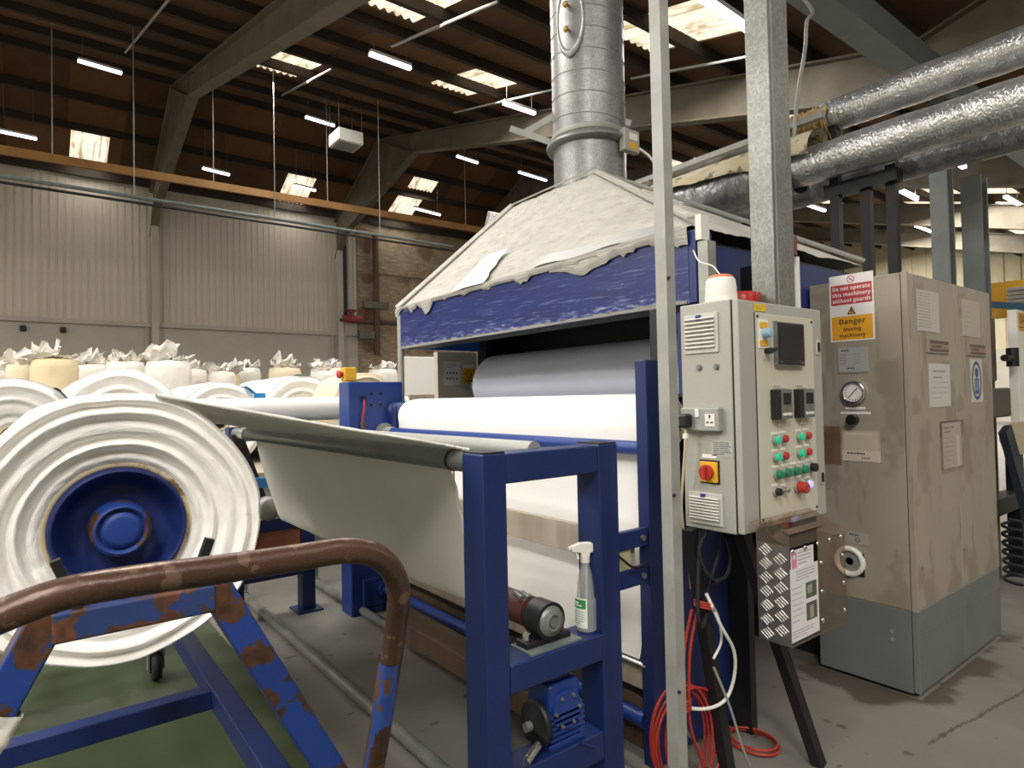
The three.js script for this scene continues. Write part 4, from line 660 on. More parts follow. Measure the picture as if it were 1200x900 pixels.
// ================================================================== FOREGROUND POSTS
{
  const t = thing('strut_channel', 'slim pale slotted steel strut standing in front of the oven', 'post', [1.535, 0, -1.22]);
  const cs = [[-0.0205, -0.0205], [0.0205, -0.0205], [0.0205, 0.0205], [0.012, 0.0205], [0.012, 0.017], [0.017, 0.017], [0.017, -0.017], [-0.017, -0.017], [-0.017, 0.017], [-0.012, 0.017], [-0.012, 0.0205], [-0.0205, 0.0205]];
  const g = extr(cs, 6.2); g.rotateX(-Math.PI / 2); g.rotateY(0.0); g.translate(1.535, 0, -1.22); part('channel', g, M.galvDull, t); part('foot', cub(1.47, 1.6, 0, 0.008, -1.29, -1.15), M.galvDull, t);
  for (const y of [0.62, 1.2, 1.85]) part('bolt', rod([1.52, y, -1.2], [1.52, y, -1.193], 0.005, 6), M.black, t);
}
{
  const t = thing('cable_trunking', 'broad square galvanised cable trunking rising from the control box to the roof', 'trunking', [2.375, 1.835, -1.35]);
  part('duct', cub(2.302, 2.448, 1.835, 6.3, -1.4, -1.305, 0.003), M.galvTrunk, t); part('lid', cub(2.3, 2.45, 1.84, 6.3, -1.309, -1.3), M.galvTrunk, t);
  part('lid_lip', cub(2.32, 2.325, 1.84, 6.3, -1.301, -1.296), M.galvDull, t);
}

// ================================================================== CONTROL BOX
{
  const x0 = 1.968, x1 = 2.56, y0 = 1.0, y1 = 1.836, zf = -1.254, zb = -1.5;
  const t = thing('control_box', 'grey wall-mounted control box with a small screen, coloured buttons and a plug socket', 'control box', [2.26, 1.0, -1.38]);
  part('body', cub(x0, x1 - 0.01, y0, y1, zb, zf - 0.03, 0.006), M.boxGrey, t);
  const door = part('door', cub(x0 + 0.003, x1, y0 + 0.004, y1 - 0.004, zf - 0.026, zf, 0.006), M.boxGrey, t);
  part('gasket', cub(x0 + 0.004, x1 - 0.012, y0 + 0.006, y1 - 0.006, zf - 0.031, zf - 0.025), M.rubber, t);
  const pl = part('front_plate', cub(2.072, 2.484, 1.03, 1.79, zf, zf + 0.004, 0.001), M.panelGrey, t, 'cream front plate with the buttons');
  part('plate_edge', cub(2.069, 2.072, 1.03, 1.79, zf, zf + 0.003), M.black, t);
  for (const [x, y] of [[2.085, 1.777], [2.472, 1.777], [2.085, 1.044], [2.472, 1.044]]) part('screw', rod([x, y, zf + 0.004], [x, y, zf + 0.007], 0.005, 10), M.black, pl);
  const hm = part('screen', rbox(0.192, 0.16, 0.02, 0.004, 2.288, 1.682, zf + 0.012), M.plasticBlack, t);
  const bz = part('screen_bezel', [cub(2.189, 2.194, 1.6, 1.765, zf + 0.004, zf + 0.02), cub(2.19, 2.386, 1.598, 1.603, zf + 0.004, zf + 0.02)], M.greyTube, hm); part('glass', cub(2.205, 2.372, 1.625, 1.75, zf + 0.021, zf + 0.023), mat('#26272b', 0.12), hm);
  for (const x of [2.21, 2.355, 2.367]) part('key', rod([x, 1.612, zf + 0.021], [x, 1.612, zf + 0.024], 0.004, 10), M.greyTube, hm);
  sticker(pl, 'yellow_label', 0.075, 0.026, '+z', [2.11, 1.81, zf + 0.001], cv(128, 44, (c) => { c.fillStyle = '#d6b52e'; c.fillRect(0, 0, 128, 44); lines(c, 10, 118, 16, 2, 13, '#5c4a14', 3); }));
  const ep = part('stop_plate', cub(2.088, 2.152, 1.662, 1.768, zf + 0.004, zf + 0.006), M.signWhite, t);
  for (const y of [1.746, 1.68]) sticker(ep, 'yellow_label', 0.05, 0.022, '+z', [2.12, y, zf + 0.007], M.yellow);
  part('blue_button', lathe([[0.0001, 0.03], [0.014, 0.03], [0.018, 0.026], [0.018, 0.01], [0.02, 0]], 24, 'z', 2.124, 1.716, zf + 0.006), mat('#8fb0c8', 0.3), t);
  part('key_switch', [rod([2.135, 1.652, zf + 0.004], [2.135, 1.652, zf + 0.03], 0.011, 20), box(0.05, 0.012, 0.01, 2.135, 1.652, zf + 0.032, 0, 0, 0.3)], M.plasticBlack, t);
  for (const cx of [2.208, 2.373]) {
    const c = part('temperature_controller', rbox(0.104, 0.11, 0.028, 0.004, cx, 1.456, zf + 0.016), M.plasticBlack, t);
    part('fascia', cub(cx - 0.025, cx + 0.05, 1.402, 1.51, zf + 0.03, zf + 0.034), M.greyTube, c); part('display', cub(cx - 0.012, cx + 0.036, 1.455, 1.497, zf + 0.034, zf + 0.036), mat('#1b1c20', 0.15), c);
    for (let i = 0; i < 4; i++) part('key', cub(cx - 0.02 + i * 0.016, cx - 0.009 + i * 0.016, 1.414, 1.424, zf + 0.034, zf + 0.037), M.plasticWhite, c);
    part('catch', cub(cx - 0.012, cx + 0.03, 1.375, 1.4, zf + 0.004, zf + 0.01), M.panelGrey, c); sticker(c, 'name_strip', 0.09, 0.014, '+z', [cx + 0.01, 1.522, zf + 0.005], cv(128, 20, (q) => { q.fillStyle = '#c9c5b8'; q.fillRect(0, 0, 128, 20); lines(q, 6, 120, 10, 1, 8, '#444', 6); }));
  }
  const btn = (name, x, y, r, h, m) => { const b = part(name, [rod([x, y, zf + 0.004], [x, y, zf + 0.014], r * 1.2, 24)], M.galvDull, t); part('cap', lathe([[0.0001, h], [r * 0.85, h], [r, h - 0.003], [r, 0.012]], 24, 'z', x, y, zf), m, b); sticker(b, 'legend', r * 3, 0.008, '+z', [x, y + r * 1.75, zf + 0.005], M.signWhite); return b; };
  for (const [bx, by] of [[2.168, 1.325], [2.339, 1.328], [2.168, 1.262], [2.339, 1.265]]) { btn('lit_button', bx + 0.006, by, 0.014, 0.028, M.greenLit); btn('push_button', bx + 0.062, by + 0.002, 0.014, 0.026, M.red); }
  for (let i = 0; i < 4; i++) btn('push_button', 2.178 + i * 0.061, 1.199 + i * 0.001, 0.016, 0.03, M.green);
  btn('selector', 2.424, 1.205, 0.017, 0.035, M.plasticBlack);
  btn('selector', 2.169, 1.136, 0.014, 0.03, M.plasticBlack); btn('selector', 2.223, 1.137, 0.01, 0.03, M.chrome);
  btn('stop_button', 2.327, 1.137, 0.022, 0.045, M.redBright); btn('lit_button', 2.4, 1.142, 0.014, 0.026, mat('#c9c9ff', 0.3, 0, { emissive: '#8f93ff', emissiveIntensity: 1.2 }));
  for (const y of [1.679, 1.156]) { const h = part('lock', cub(2.512, 2.538, y - 0.03, y + 0.03, zf, zf + 0.004, 0.002), y > 1.4 ? M.panelGrey : M.boxGrey, t); part('insert', rbox(0.014, 0.038, 0.008, 0.004, 2.526, y, zf + 0.006), M.plasticBlack, h); }
  // side
  for (const [ya, yb] of [[1.65, 1.795], [1.022, 1.138]]) {
    const v = part('vent', cub(x0 - 0.008, x0, ya, yb, -1.476, -1.332, 0.002), M.ventGrey, t);
    for (let i = 0; i < 8; i++) part('louvre', beam([x0 - 0.012, lerp(ya + 0.02, yb - 0.02, i / 7), -1.468], [x0 - 0.012, lerp(ya + 0.02, yb - 0.02, i / 7), -1.342], 0.012, 0.007, V(0.5, 0.8, 0)), M.ventGrey, v);
    part('logo_tab', cub(x0 - 0.017, x0 - 0.01, yb - 0.024, yb - 0.004, -1.418, -1.4), mat('#333a78', 0.5), v);
  }
  for (const z of [-1.417, -1.344]) part('bolt', [rod([x0, 1.597, z], [x0 - 0.004, 1.597, z], 0.012, 16), rod([x0 - 0.004, 1.597, z], [x0 - 0.01, 1.597, z], 0.008, 6)], M.greyTube, t);
  const so = part('socket', rbox(0.03, 0.086, 0.165, 0.006, x0 - 0.015, 1.407, -1.405), M.galvDull, t, 'grey metal twin plug socket');
  part('switch', rbox(0.008, 0.03, 0.016, 0.002, x0 - 0.033, 1.43, -1.41), M.plasticWhite, so);
  part('socket_face', cub(x0 - 0.032, x0 - 0.029, 1.383, 1.428, -1.378, -1.338), M.plasticWhite, so);
  for (const [y, z, h, w] of [[1.418, -1.358, 0.012, 0.005], [1.397, -1.367, 0.005, 0.009], [1.397, -1.349, 0.005, 0.009]]) part('pin_hole', cub(x0 - 0.0335, x0 - 0.031, y - h / 2, y + h / 2, z - w / 2, z + w / 2), M.plasticBlack, so);
  const pg = part('plug', rbox(0.04, 0.052, 0.052, 0.01, x0 - 0.048, 1.402, -1.458), M.plasticBlack, t); part('cable', sweep([[x0 - 0.05, 1.37, -1.45], [x0 - 0.052, 1.33, -1.45], [x0 - 0.045, 1.2, -1.47], [x0 - 0.02, 1.06, -1.5], [2.0, 0.9, -1.52], [2.02, 0.75, -1.52]], 0.0045, 40, 8), mat('#c6b58c', 0.5), pg); part('tag', rbox(0.012, 0.02, 0.02, 0.003, x0 - 0.051, 1.345, -1.45), M.plasticWhite, pg);
  sticker(t, 'data_label', 0.085, 0.055, '-x', [x0 - 0.001, 1.302, -1.33], cv(170, 110, (c) => { c.fillStyle = '#a9aaa6'; c.fillRect(0, 0, 170, 110); c.fillStyle = '#222'; lines(c, 12, 160, 12, 7, 14, '#222', 6); c.fillStyle = '#a9aaa6'; c.fillRect(56, 0, 6, 110); }), null, 0.001);
  const iso = part('isolator', rbox(0.012, 0.075, 0.072, 0.003, x0 - 0.006, 1.215, -1.385), M.yellow, t, 'yellow and red isolator switch');
  part('surround', cub(x0 - 0.002, x0 - 0.0005, 1.172, 1.258, -1.427, -1.343), M.plasticBlack, iso); part('handle', [rod([x0 - 0.012, 1.215, -1.387], [x0 - 0.028, 1.215, -1.387], 0.027, 28), rbox(0.02, 0.052, 0.014, 0.004, x0 - 0.034, 1.215, -1.387, 0.0)], M.redBright, iso); sticker(iso, 'white_label', 0.06, 0.014, '-x', [x0 - 0.001, 1.272, -1.385], M.signWhite, null, 0.001);
}
{
  const t = thing('beacon', 'white ribbed beacon with an orange-edged top on the control box', 'beacon', [2.09, 1.836, -1.4]);
  part('body', lathe([[0.0001, 1.837], [0.062, 1.837], [0.062, 1.85], [0.058, 1.862], [0.06, 1.864], [0.057, 1.895], [0.058, 1.897], [0.054, 1.93], [0.048, 1.938], [0.0001, 1.938]], 40, 'y', 2.09, 0, -1.4), M.plasticWhite, t);
  part('orange_ring', lathe([[0.044, 1.938], [0.048, 1.943], [0.036, 1.95], [0.0001, 1.957]], 32, 'y', 2.09, 0, -1.4), mat('#d9805a', 0.5), t);
  part('wire', [sweep([[2.09, 1.95, -1.4], [2.09, 1.99, -1.43], [2.13, 2.03, -1.52], [2.2, 2.1, -1.6]], 0.003, 20, 6)], M.plasticWhite, t);
}
{
  const t = thing('sounder', 'red round alarm sounder behind the white beacon', 'sounder', [2.26, 1.836, -1.42]);
  part('body', lathe([[0.0001, 1.836], [0.06, 1.836], [0.066, 1.85], [0.066, 1.88], [0.056, 1.9], [0.0001, 1.903]], 32, 'y', 2.262, 0, -1.42), M.red, t);
  for (let i = 0; i < 14; i++) { const a = i / 14 * 2 * Math.PI; part('rib', box(0.006, 0.03, 0.01, 2.262 + Math.cos(a) * 0.066, 1.882, -1.42 + Math.sin(a) * 0.066, 0, -a, 0), M.red, t); }
}
{
  const t = thing('conduit_riser', 'white plastic conduit with a brown box on top, right of the trunking', 'conduit', [2.72, 1.4, -1.55]);
  part('pipe', rod([2.84, 1.0, -1.5], [2.84, 2.13, -1.5], 0.017, 16), M.plasticWhite, t); part('box', rbox(0.08, 0.1, 0.07, 0.01, 2.76, 2.17, -1.5), mat('#6d3a30', 0.5), t); part('bracket', cub(2.7, 2.74, 1.5, 2.1, -1.7, -1.5), M.black, t);
}
// slanting black legs
for (const [a, b, lab] of [[[1.955, 0.998, -1.47], [2.1, 0, -1.425], 'black slanting steel leg under the left of the control box, among the cables'], [[2.16, 0.998, -1.4], [2.507, 0, -1.29], 'black slanting steel leg below the document holder']])
  single('support_leg', beam(a, b, 0.045, 0.045, V(0, 0, 1), 0.003), M.black, lab, 'support leg', 'legs under the control box', [b[0], 0, b[2]]);
// document holder
{
  const t = thing('document_holder', 'open document holder of tread plate and clear plastic with printed sheets inside', 'document holder', [2.18, 0.66, -1.17]);
  const xa = 1.985, xb = 2.375, y0 = 0.66, y1 = 0.99, zf = -1.1, zb = -1.215;
  M.tread = mat('#ffffff', 0.3, 0.8, { map: mottled('#8d8780', 0.05, 6, 240, 0.3) });
  const tp = part('tread_plate', cub(xa - 0.003, xa, y0, y1, zb, zf), M.tread, t, 'tread plate side with raised bars');
  for (let r = 0; r < 7; r++) for (let k = 0; k < 2; k++) for (let b = 0; b < 4; b++) { const y = y0 + 0.024 + r * 0.047 + k * 0.022, z = zb + 0.032 + k * 0.052, d = (b - 1.5) * 0.0075; if (y < y1 - 0.012) part('raised_bar', beam([xa - 0.004, y + 0.011 - d * 0.9, z - 0.013 - d], [xa - 0.004, y - 0.009 - d * 0.9, z + 0.013 - d], 0.005, 0.004, V(1, 0, 0), 0.0012), M.chrome, tp); }
  part('back_plate', cub(xa, xa + 0.21, y0, y1 + 0.04, zb - 0.003, zb), M.tread, t); part('base_plate', cub(xa, xb, y0 - 0.003, y0, zb, zf), M.tread, t);
  part('end_panel', cub(xb - 0.003, xb, y0, y1 - 0.02, zb, zf), M.acrylic, t); const fr = part('front_panel', cub(xa + 0.19, xb, y0, y1 - 0.015, zf - 0.003, zf), M.acrylic, t, 'clear plastic front');
  const lid = part('lid', beam([(xa + xb) / 2, y1 - 0.005, zf + 0.003], [(xa + xb) / 2, y1 + 0.062, zb - 0.02], xb - xa + 0.02, 0.004, V(0, 1, 0)), M.acrylic, t, 'clear plastic sloping lid'); part('lid_strip', beam([(xa + xb) / 2, y1 + 0.02, zf - 0.04], [(xa + xb) / 2, y1 + 0.032, zf - 0.062], 0.24, 0.003, V(0, 1, 0)), M.darkWood, lid);
  for (let i = 0; i < 5; i++) part('rivet', lathe([[0.0001, 0.006], [0.006, 0.004], [0.008, 0]], 12, 'z', xa + 0.02 + i * 0.085, y1 - 0.02, zf), M.chrome, t); for (const y of [0.7, 0.8, 0.9]) for (const x of [xb - 0.02, xa + 0.21]) part('rivet', lathe([[0.0001, 0.006], [0.006, 0.004], [0.008, 0]], 12, 'z', x, y, zf), M.chrome, t);
  const doc = (n) => cv(280, 400, (c) => { c.fillStyle = '#d4d2d4'; c.fillRect(0, 0, 280, 400); if (!n) { c.fillStyle = '#c77b9a'; c.fillRect(10, 12, 60, 100); c.fillStyle = '#d4d2d4'; c.fillRect(24, 30, 32, 26); lines(c, 90, 260, 24, 4, 22, '#777', 6); } else { lines(c, 60, 265, 20, 4, 16, '#777', 5); c.fillStyle = '#4d5246'; c.fillRect(150, 100, 110, 90); c.fillRect(150, 215, 110, 100); c.fillStyle = '#8d9480'; c.fillRect(165, 115, 50, 50); c.fillRect(185, 235, 40, 70); lines(c, 14, 130, 110, 7, 30, '#888', 5); lines(c, 14, 240, 345, 3, 16, '#888', 5); } });
  sticker(t, 'printed_sheet', 0.15, 0.22, '+z', [2.078, 0.86, zf - 0.006], doc(0)); sticker(t, 'printed_sheet', 0.185, 0.24, '+z', [2.083, 0.79, zf - 0.0035], doc(1));
}
// cables and hoses hanging under the box
{
  const c = (name, pts, r, m, lab, cat = 'cable', grp) => single(name, sweep(pts, r, 70, 8), m, lab, cat, grp, pts[0]);
  c('white_cable', [[1.96, 0.77, -1.41], [1.965, 0.72, -1.385], [1.985, 0.66, -1.37], [2.05, 0.55, -1.36], [2.06, 0.45, -1.37], [2.02, 0.38, -1.38], [1.96, 0.36, -1.4], [1.88, 0.37, -1.44], [1.82, 0.42, -1.46]], 0.0065, M.plasticWhite, 'thick white cable looping down right of the left black leg');
  c('white_cable', [[1.95, 0.73, -1.37], [2.02, 0.66, -1.4], [2.03, 0.58, -1.4], [1.98, 0.53, -1.4]], 0.005, M.plasticWhite, 'short white cable loop inside the larger one');
  c('red_hose', [[1.9, 0.72, -1.43], [1.87, 0.6, -1.44], [1.86, 0.45, -1.45], [1.85, 0.37, -1.46], [1.84, 0.3, -1.47]], 0.0055, M.redBright, 'red air hose hanging straight down left of the left black leg', 'hose');
  c('red_hose', [[1.925, 0.72, -1.42], [1.89, 0.6, -1.43], [1.885, 0.45, -1.44], [1.9, 0.3, -1.45], [1.97, 0.15, -1.46], [2.02, 0.02, -1.46]], 0.0055, M.redBright, 'second red hose hanging beside the straight one', 'hose');
  const coil = thing('hose_coil', 'coil of red air hose hanging between the oven post and the strut', 'hose', [1.8, 0.1, -1.55]), CX = 1.93, CY = 0.215;
  for (let i = 0; i < 6; i++) { const pts = []; for (let k = 0; k < 24; k++) { const a = k / 24 * 2 * Math.PI, rx = 0.115 + 0.01 * i * ((i % 2) ? 1 : -0.6), ry = 0.19 + 0.012 * Math.sin(i * 2); pts.push([CX + 0.004 * i + Math.cos(a) * rx * 0.95, CY + 0.008 * Math.sin(i * 3) + Math.sin(a) * ry, -1.53 + 0.01 * i + Math.cos(a) * 0.04]); } part('turn', sweep(pts, 0.005, 80, 8, true), i % 2 ? M.redBright : M.red, coil); }
  const loops = thing('floor_hose', 'loop of red hose lying on the floor by the black rear post', 'hose', [2.44, 0, -1.57]);
  for (let i = 0; i < 2; i++) { const pts = []; for (let k = 0; k < 20; k++) { const a = k / 20 * 2 * Math.PI; pts.push([2.44 + Math.cos(a) * (0.085 - i * 0.006), 0.012 + i * 0.014, -1.54 + Math.sin(a) * (0.11 - i * 0.01)]); } part('turn', sweep(pts, 0.006, 60, 8, true), M.redBright, loops); }
  const tie = thing('hose_tie', 'bundle of red hose ends tied to the left black leg', 'hose', [1.95, 0.6, -1.42]);
  for (let i = 0; i < 3; i++) part('turn', sweep([0, 1, 2, 3, 4, 5, 6, 7].map((k) => { const a = k / 8 * 2 * Math.PI; return [1.965 + Math.cos(a) * 0.033, 0.715 + i * 0.009 - 1 * 0.01 * Math.cos(a), -1.425 + Math.sin(a) * 0.033]; }), 0.0045, 30, 6, true), M.redBright, tie);
  for (let i = 0; i < 4; i++) part('turn', sweep([0, 1, 2, 3, 4, 5, 6, 7].map((k) => { const a = k / 8 * 2 * Math.PI; return [1.86 + Math.cos(a) * 0.035, 0.37 + i * 0.011, -1.46 + Math.sin(a) * 0.035]; }), 0.005, 30, 6, true), M.redBright, tie);
  [[[2.0, 1.0, -1.42], [1.94, 0.93, -1.42], [1.95, 0.85, -1.4], [2.0, 0.8, -1.39]], [[2.08, 1.0, -1.42], [2.1, 0.9, -1.4], [2.05, 0.83, -1.38], [1.95, 0.82, -1.37]], [[2.04, 1.0, -1.4], [2.06, 0.9, -1.42], [2.0, 0.8, -1.42], [1.96, 0.7, -1.43]], [[1.99, 1.0, -1.45], [1.9, 0.8, -1.4], [1.87, 0.7, -1.38], [1.92, 0.66, -1.4], [1.98, 0.7, -1.42]]].forEach((p, i) => c('black_cable', p, 0.007, M.rubber, ['black cable looping leftmost under the control box', 'black cable bowing to the right under the control box', 'black cable hanging straight in the middle of the bundle', 'lowest black cable loop around the strut'][i]));
  c('grey_wire', [[1.98, 0.5, -1.4], [2.03, 0.35, -1.37], [2.07, 0.2, -1.35], [2.15, 0.02, -1.33]], 0.005, M.galvDull, 'thin grey wire trailing to the floor along the left black leg', 'wire');
  c('grey_wire', [[1.9, 0.4, -1.46], [1.9, 0.28, -1.47], [1.97, 0.18, -1.47], [1.98, 0.06, -1.47]], 0.006, M.greyTube, 'thick grey wire bending down behind the strut', 'wire');
}

// ================================================================== GREY STEEL CABINET
{
  const x0 = 3.4, x1 = 4.63, z0 = -1.725, z1 = -1.24, h = 2.08, t = thing('steel_cabinet', 'tall beige steel cabinet with warning signs, a pressure gauge and a grey painted foot', 'cabinet', [4.0, 0, -1.5]);
  part('body', [cub(x0, x1, 0.42, h, z0, z1 - 0.03, 0.006)], M.cabGrey, t); const low = part('foot_paint', cub(x0 - 0.0005, x1, 0.02, 0.42, z0, z1 - 0.03, 0.004), M.cabLow, t, 'grey painted lower band'); part('plinth', cub(x0 + 0.03, x1 - 0.03, 0, 0.03, z0 + 0.03, z1 - 0.05), M.black, t);
  for (const [a, b, i] of [[x0 + 0.012, 4.02, 0], [4.024, x1, 1]]) {
    const d = part('door', cub(a, b, 0.425, h - 0.004, z1 - 0.026, z1, 0.005), M.cabGrey, t); part('lower_panel', cub(a, b, 0.03, 0.425, z1 - 0.026, z1 - 0.0005, 0.005), M.cabLow, d);
    part('weld_strip', cub(a + 0.02, b - 0.02, 0.3, 0.312, z1 - 0.003, z1 + 0.001), M.cabLow, d);
    const px = i ? 4.29 : 3.655;
    sticker(d, 'faded_sheet', 0.29, 0.21, '+z', [px, 1.9, z1 + 0.001], cv(200, 150, (c) => { c.fillStyle = i ? '#a9a294' : '#b3afa6'; c.fillRect(0, 0, 200, 150); if (!i) for (let k = 0; k < 12; k++) lines(c, 12, 188, 12 + k * 11, 1, 8, '#8f8a80', 4); else lines(c, 20, 90, 30, 5, 20, '#979080', 4); }), 'faded sheet');
    const np = part('name_plate', rbox(0.3, 0.075, 0.008, 0.002, i ? 4.35 : 3.76, 1.724, z1 + 0.003), mat('#8f887c', 0.5), d); sticker(np, 'engraving', 0.25, 0.055, '+z', [i ? 4.36 : 3.77, 1.724, z1 + 0.008], cv(200, 44, (c) => { c.fillStyle = '#5f4238'; c.fillRect(0, 0, 200, 44); c.fillStyle = '#8a7468'; c.fillRect(0, 13, 200, 22); lines(c, 14, 190, 24, 1, 8, '#40302a', 8); }));
  }
  sticker(t, 'printed_sheet', 0.29, 0.225, '+z', [3.78, 1.52, z1 + 0.001], cv(220, 170, (c) => { c.fillStyle = '#bdb9b6'; c.fillRect(0, 0, 220, 170); lines(c, 40, 190, 30, 2, 24, '#777', 6); lines(c, 20, 210, 74, 4, 20, '#999', 4); }));
  sticker(t, 'mask_sign', 0.2, 0.25, '+z', [4.345, 1.545, z1 + 0.001], cv(200, 250, (c) => { c.fillStyle = '#bdb9ac'; c.fillRect(0, 0, 200, 250); c.fillStyle = '#2b4c7e'; c.beginPath(); c.ellipse(100, 125, 82, 112, 0, 0, 7); c.fill(); c.fillStyle = '#b9b8ae'; c.beginPath(); c.ellipse(100, 125, 62, 92, 0, 0, 7); c.fill(); c.fillStyle = '#2b4c7e'; c.beginPath(); c.ellipse(100, 80, 30, 30, 0, 0, 7); c.fill(); c.fillRect(66, 112, 68, 90); c.fillStyle = '#6f86a4'; c.fillRect(78, 122, 44, 60); }), 'blue oval mandatory sign');
  const pk = part('plastic_pocket', cub(3.76, 4.1, 1.06, 1.33, z1, z1 + 0.004), M.clear, t); sticker(pk, 'printed_sheet', 0.27, 0.24, '+z', [3.92, 1.2, z1 + 0.003], cv(220, 200, (c) => { c.fillStyle = '#c3bfbb'; c.fillRect(0, 0, 220, 200); lines(c, 20, 150, 22, 2, 18, '#777', 6); lines(c, 20, 120, 66, 6, 20, '#999', 4); c.fillStyle = '#d8d4d0'; c.fillRect(160, 60, 36, 140); }));
  for (const [x, y] of [[4.05, 0.62], [3.47, 0.62]]) part('screw', rod([x, y, z1], [x, y, z1 + 0.004], 0.008, 10), M.greyTube, t);
  part('edge_strip', cub(x0 - 0.004, x0 + 0.01, 0.03, 0.42, z1 - 0.026, z1 + 0.002, 0.002), M.cabLow, t); part('edge_strip', cub(x0 - 0.004, x0 + 0.01, 0.42, h, z1 - 0.026, z1 + 0.002, 0.002), M.cabGrey, t);
  part('door_gap', cub(4.019, 4.025, 0.05, h - 0.01, z1 - 0.03, z1 - 0.02), M.black, t); part('edge_gap', cub(x0 + 0.002, x0 + 0.012, 0.05, h - 0.01, z1 - 0.03, z1 - 0.022), M.black, t);
  // left side
  sticker(t, 'warning_sign', 0.222, 0.35, '-x', [x0 - 0.001, 1.935, -1.503], cv(380, 600, (c) => {
    c.fillStyle = '#dedbd6'; c.fillRect(0, 0, 380, 600); c.fillStyle = '#a93a40'; c.fillRect(14, 88, 352, 180); c.fillStyle = '#eadcd8'; c.font = 'bold 46px sans-serif'; c.textAlign = 'center'; c.fillText('Do not operate', 190, 138, 330); c.fillText('this machinery', 190, 193, 330); c.fillText('without guards', 190, 248, 330);
    c.strokeStyle = '#a93a40'; c.lineWidth = 7; c.beginPath(); c.arc(190, 45, 30, 0, 7); c.stroke(); c.beginPath(); c.moveTo(168, 24); c.lineTo(212, 66); c.stroke(); c.strokeStyle = '#444'; c.lineWidth = 4; c.beginPath(); c.moveTo(176, 52); c.lineTo(204, 40); c.stroke();
    c.fillStyle = '#d89b22'; c.fillRect(14, 374, 352, 214); c.fillStyle = '#2c2418'; c.beginPath(); c.moveTo(190, 288); c.lineTo(228, 360); c.lineTo(152, 360); c.fill(); c.fillStyle = '#d89b22'; c.beginPath(); c.moveTo(190, 308); c.lineTo(214, 352); c.lineTo(166, 352); c.fill(); c.fillStyle = '#2c2418'; c.fillRect(184, 320, 12, 26);
    c.font = 'bold 66px sans-serif'; c.fillText('Danger', 190, 446, 300); c.font = 'bold 44px sans-serif'; c.fillText('Moving', 190, 508); c.fillText('machinery', 190, 564); }), 'red, white and yellow warning sign');
  const rp = part('rating_plate', cub(x0 - 0.003, x0, 1.592, 1.73, -1.58, -1.428), M.galvDull, t); sticker(rp, 'engraving', 0.145, 0.128, '-x', [x0 - 0.004, 1.661, -1.504], cv(200, 170, (c) => { c.fillStyle = '#9c9c98'; c.fillRect(0, 0, 200, 170); lines(c, 20, 110, 18, 1, 8, '#333', 8); for (let k = 0; k < 4; k++) { lines(c, 14, 90, 46 + k * 20, 1, 8, '#666', 5); lines(c, 110, 188, 46 + k * 20, 1, 8, '#777', 4); } lines(c, 60, 150, 142, 1, 8, '#333', 7); }));
  const ga = part('pressure_gauge', lathe([[0.058, 0], [0.062, 0.012], [0.06, 0.026], [0.05, 0.03], [0.047, 0.024]], 48, '-x', x0, 1.491, -1.5), M.chrome, t); part('dial', rod([x0, 1.491, -1.5], [x0 - 0.02, 1.491, -1.5], 0.049, 40), M.signWhite, ga); part('needle', beam([x0 - 0.022, 1.515, -1.478], [x0 - 0.022, 1.465, -1.524], 0.003, 0.005, V(1, 0, 0)), M.plasticBlack, ga);
  for (let i = 0; i < 11; i++) { const a = -0.8 + i * 0.36 - 0.2; part('tick', box(0.001, 0.01, 0.003, x0 - 0.0208, 1.491 + Math.cos(a + 1.57 + 1.6) * 0.04, -1.5 + Math.sin(a + 1.57 + 1.6) * 0.04, -(a + 1.57 + 1.6)), M.plasticBlack, ga); }
  for (const [y, w] of [[1.41, 0.1], [1.385, 0.15]]) sticker(t, 'label_strip', w, 0.012, '-x', [x0 - 0.001, y, -1.5], M.signWhite);
  part('regulator_knob', [rod([x0, 1.35, -1.508], [x0 - 0.04, 1.35, -1.508], 0.026, 24), rod([x0 - 0.04, 1.35, -1.508], [x0 - 0.046, 1.35, -1.508], 0.02, 24)], M.plasticBlack, t);
  const pp = part('plastic_pocket', cub(x0 - 0.005, x0 - 0.001, 1.11, 1.315, -1.71, -1.58), M.acrylic, t); sticker(t, 'instruction_sheet', 0.185, 0.16, '-x', [x0 - 0.002, 1.215, -1.478], cv(240, 200, (c) => { c.fillStyle = '#aaa08c'; c.fillRect(0, 0, 240, 200); c.fillStyle = '#b6ad9a'; c.fillRect(8, 8, 224, 120); c.fillStyle = '#c4bba8'; c.fillRect(0, 130, 240, 70); lines(c, 30, 220, 150, 1, 9, '#444', 9); lines(c, 120, 220, 178, 1, 9, '#555', 8); c.fillStyle = '#d2cbbb'; c.fillRect(20, 20, 170, 6); }));
  const po = part('duct_port', lathe([[0.05, 0.0], [0.055, 0.02], [0.072, 0.024], [0.078, 0.01], [0.078, 0]], 40, '-x', x0, 0.61, -1.552), M.plasticWhite, t, 'round white duct port'); part('grille', lathe([[0.0001, 0.004], [0.02, 0.004], [0.022, 0.012], [0.03, 0.004], [0.036, 0.012], [0.05, 0.004]], 32, '-x', x0, 0.61, -1.552), M.galvDull, po); part('back_plate', box(0.004, 0.12, 0.12, x0 - 0.002, 0.6, -1.54), M.black, po);
  sticker(t, 'port_label', 0.11, 0.06, '-x', [x0 - 0.001, 0.735, -1.51], cv(150, 80, (c) => { c.fillStyle = '#a09a90'; c.fillRect(0, 0, 150, 80); lines(c, 20, 140, 18, 1, 8, '#333', 8); c.strokeStyle = '#444'; c.lineWidth = 5; c.beginPath(); c.arc(75, 52, 13, 0, 7); c.stroke(); }));
  for (const y of [0.3, 0.26]) part('screw', rod([x0, y, -1.36], [x0 - 0.005, y, -1.36], 0.008, 10), M.galvDull, t);
}

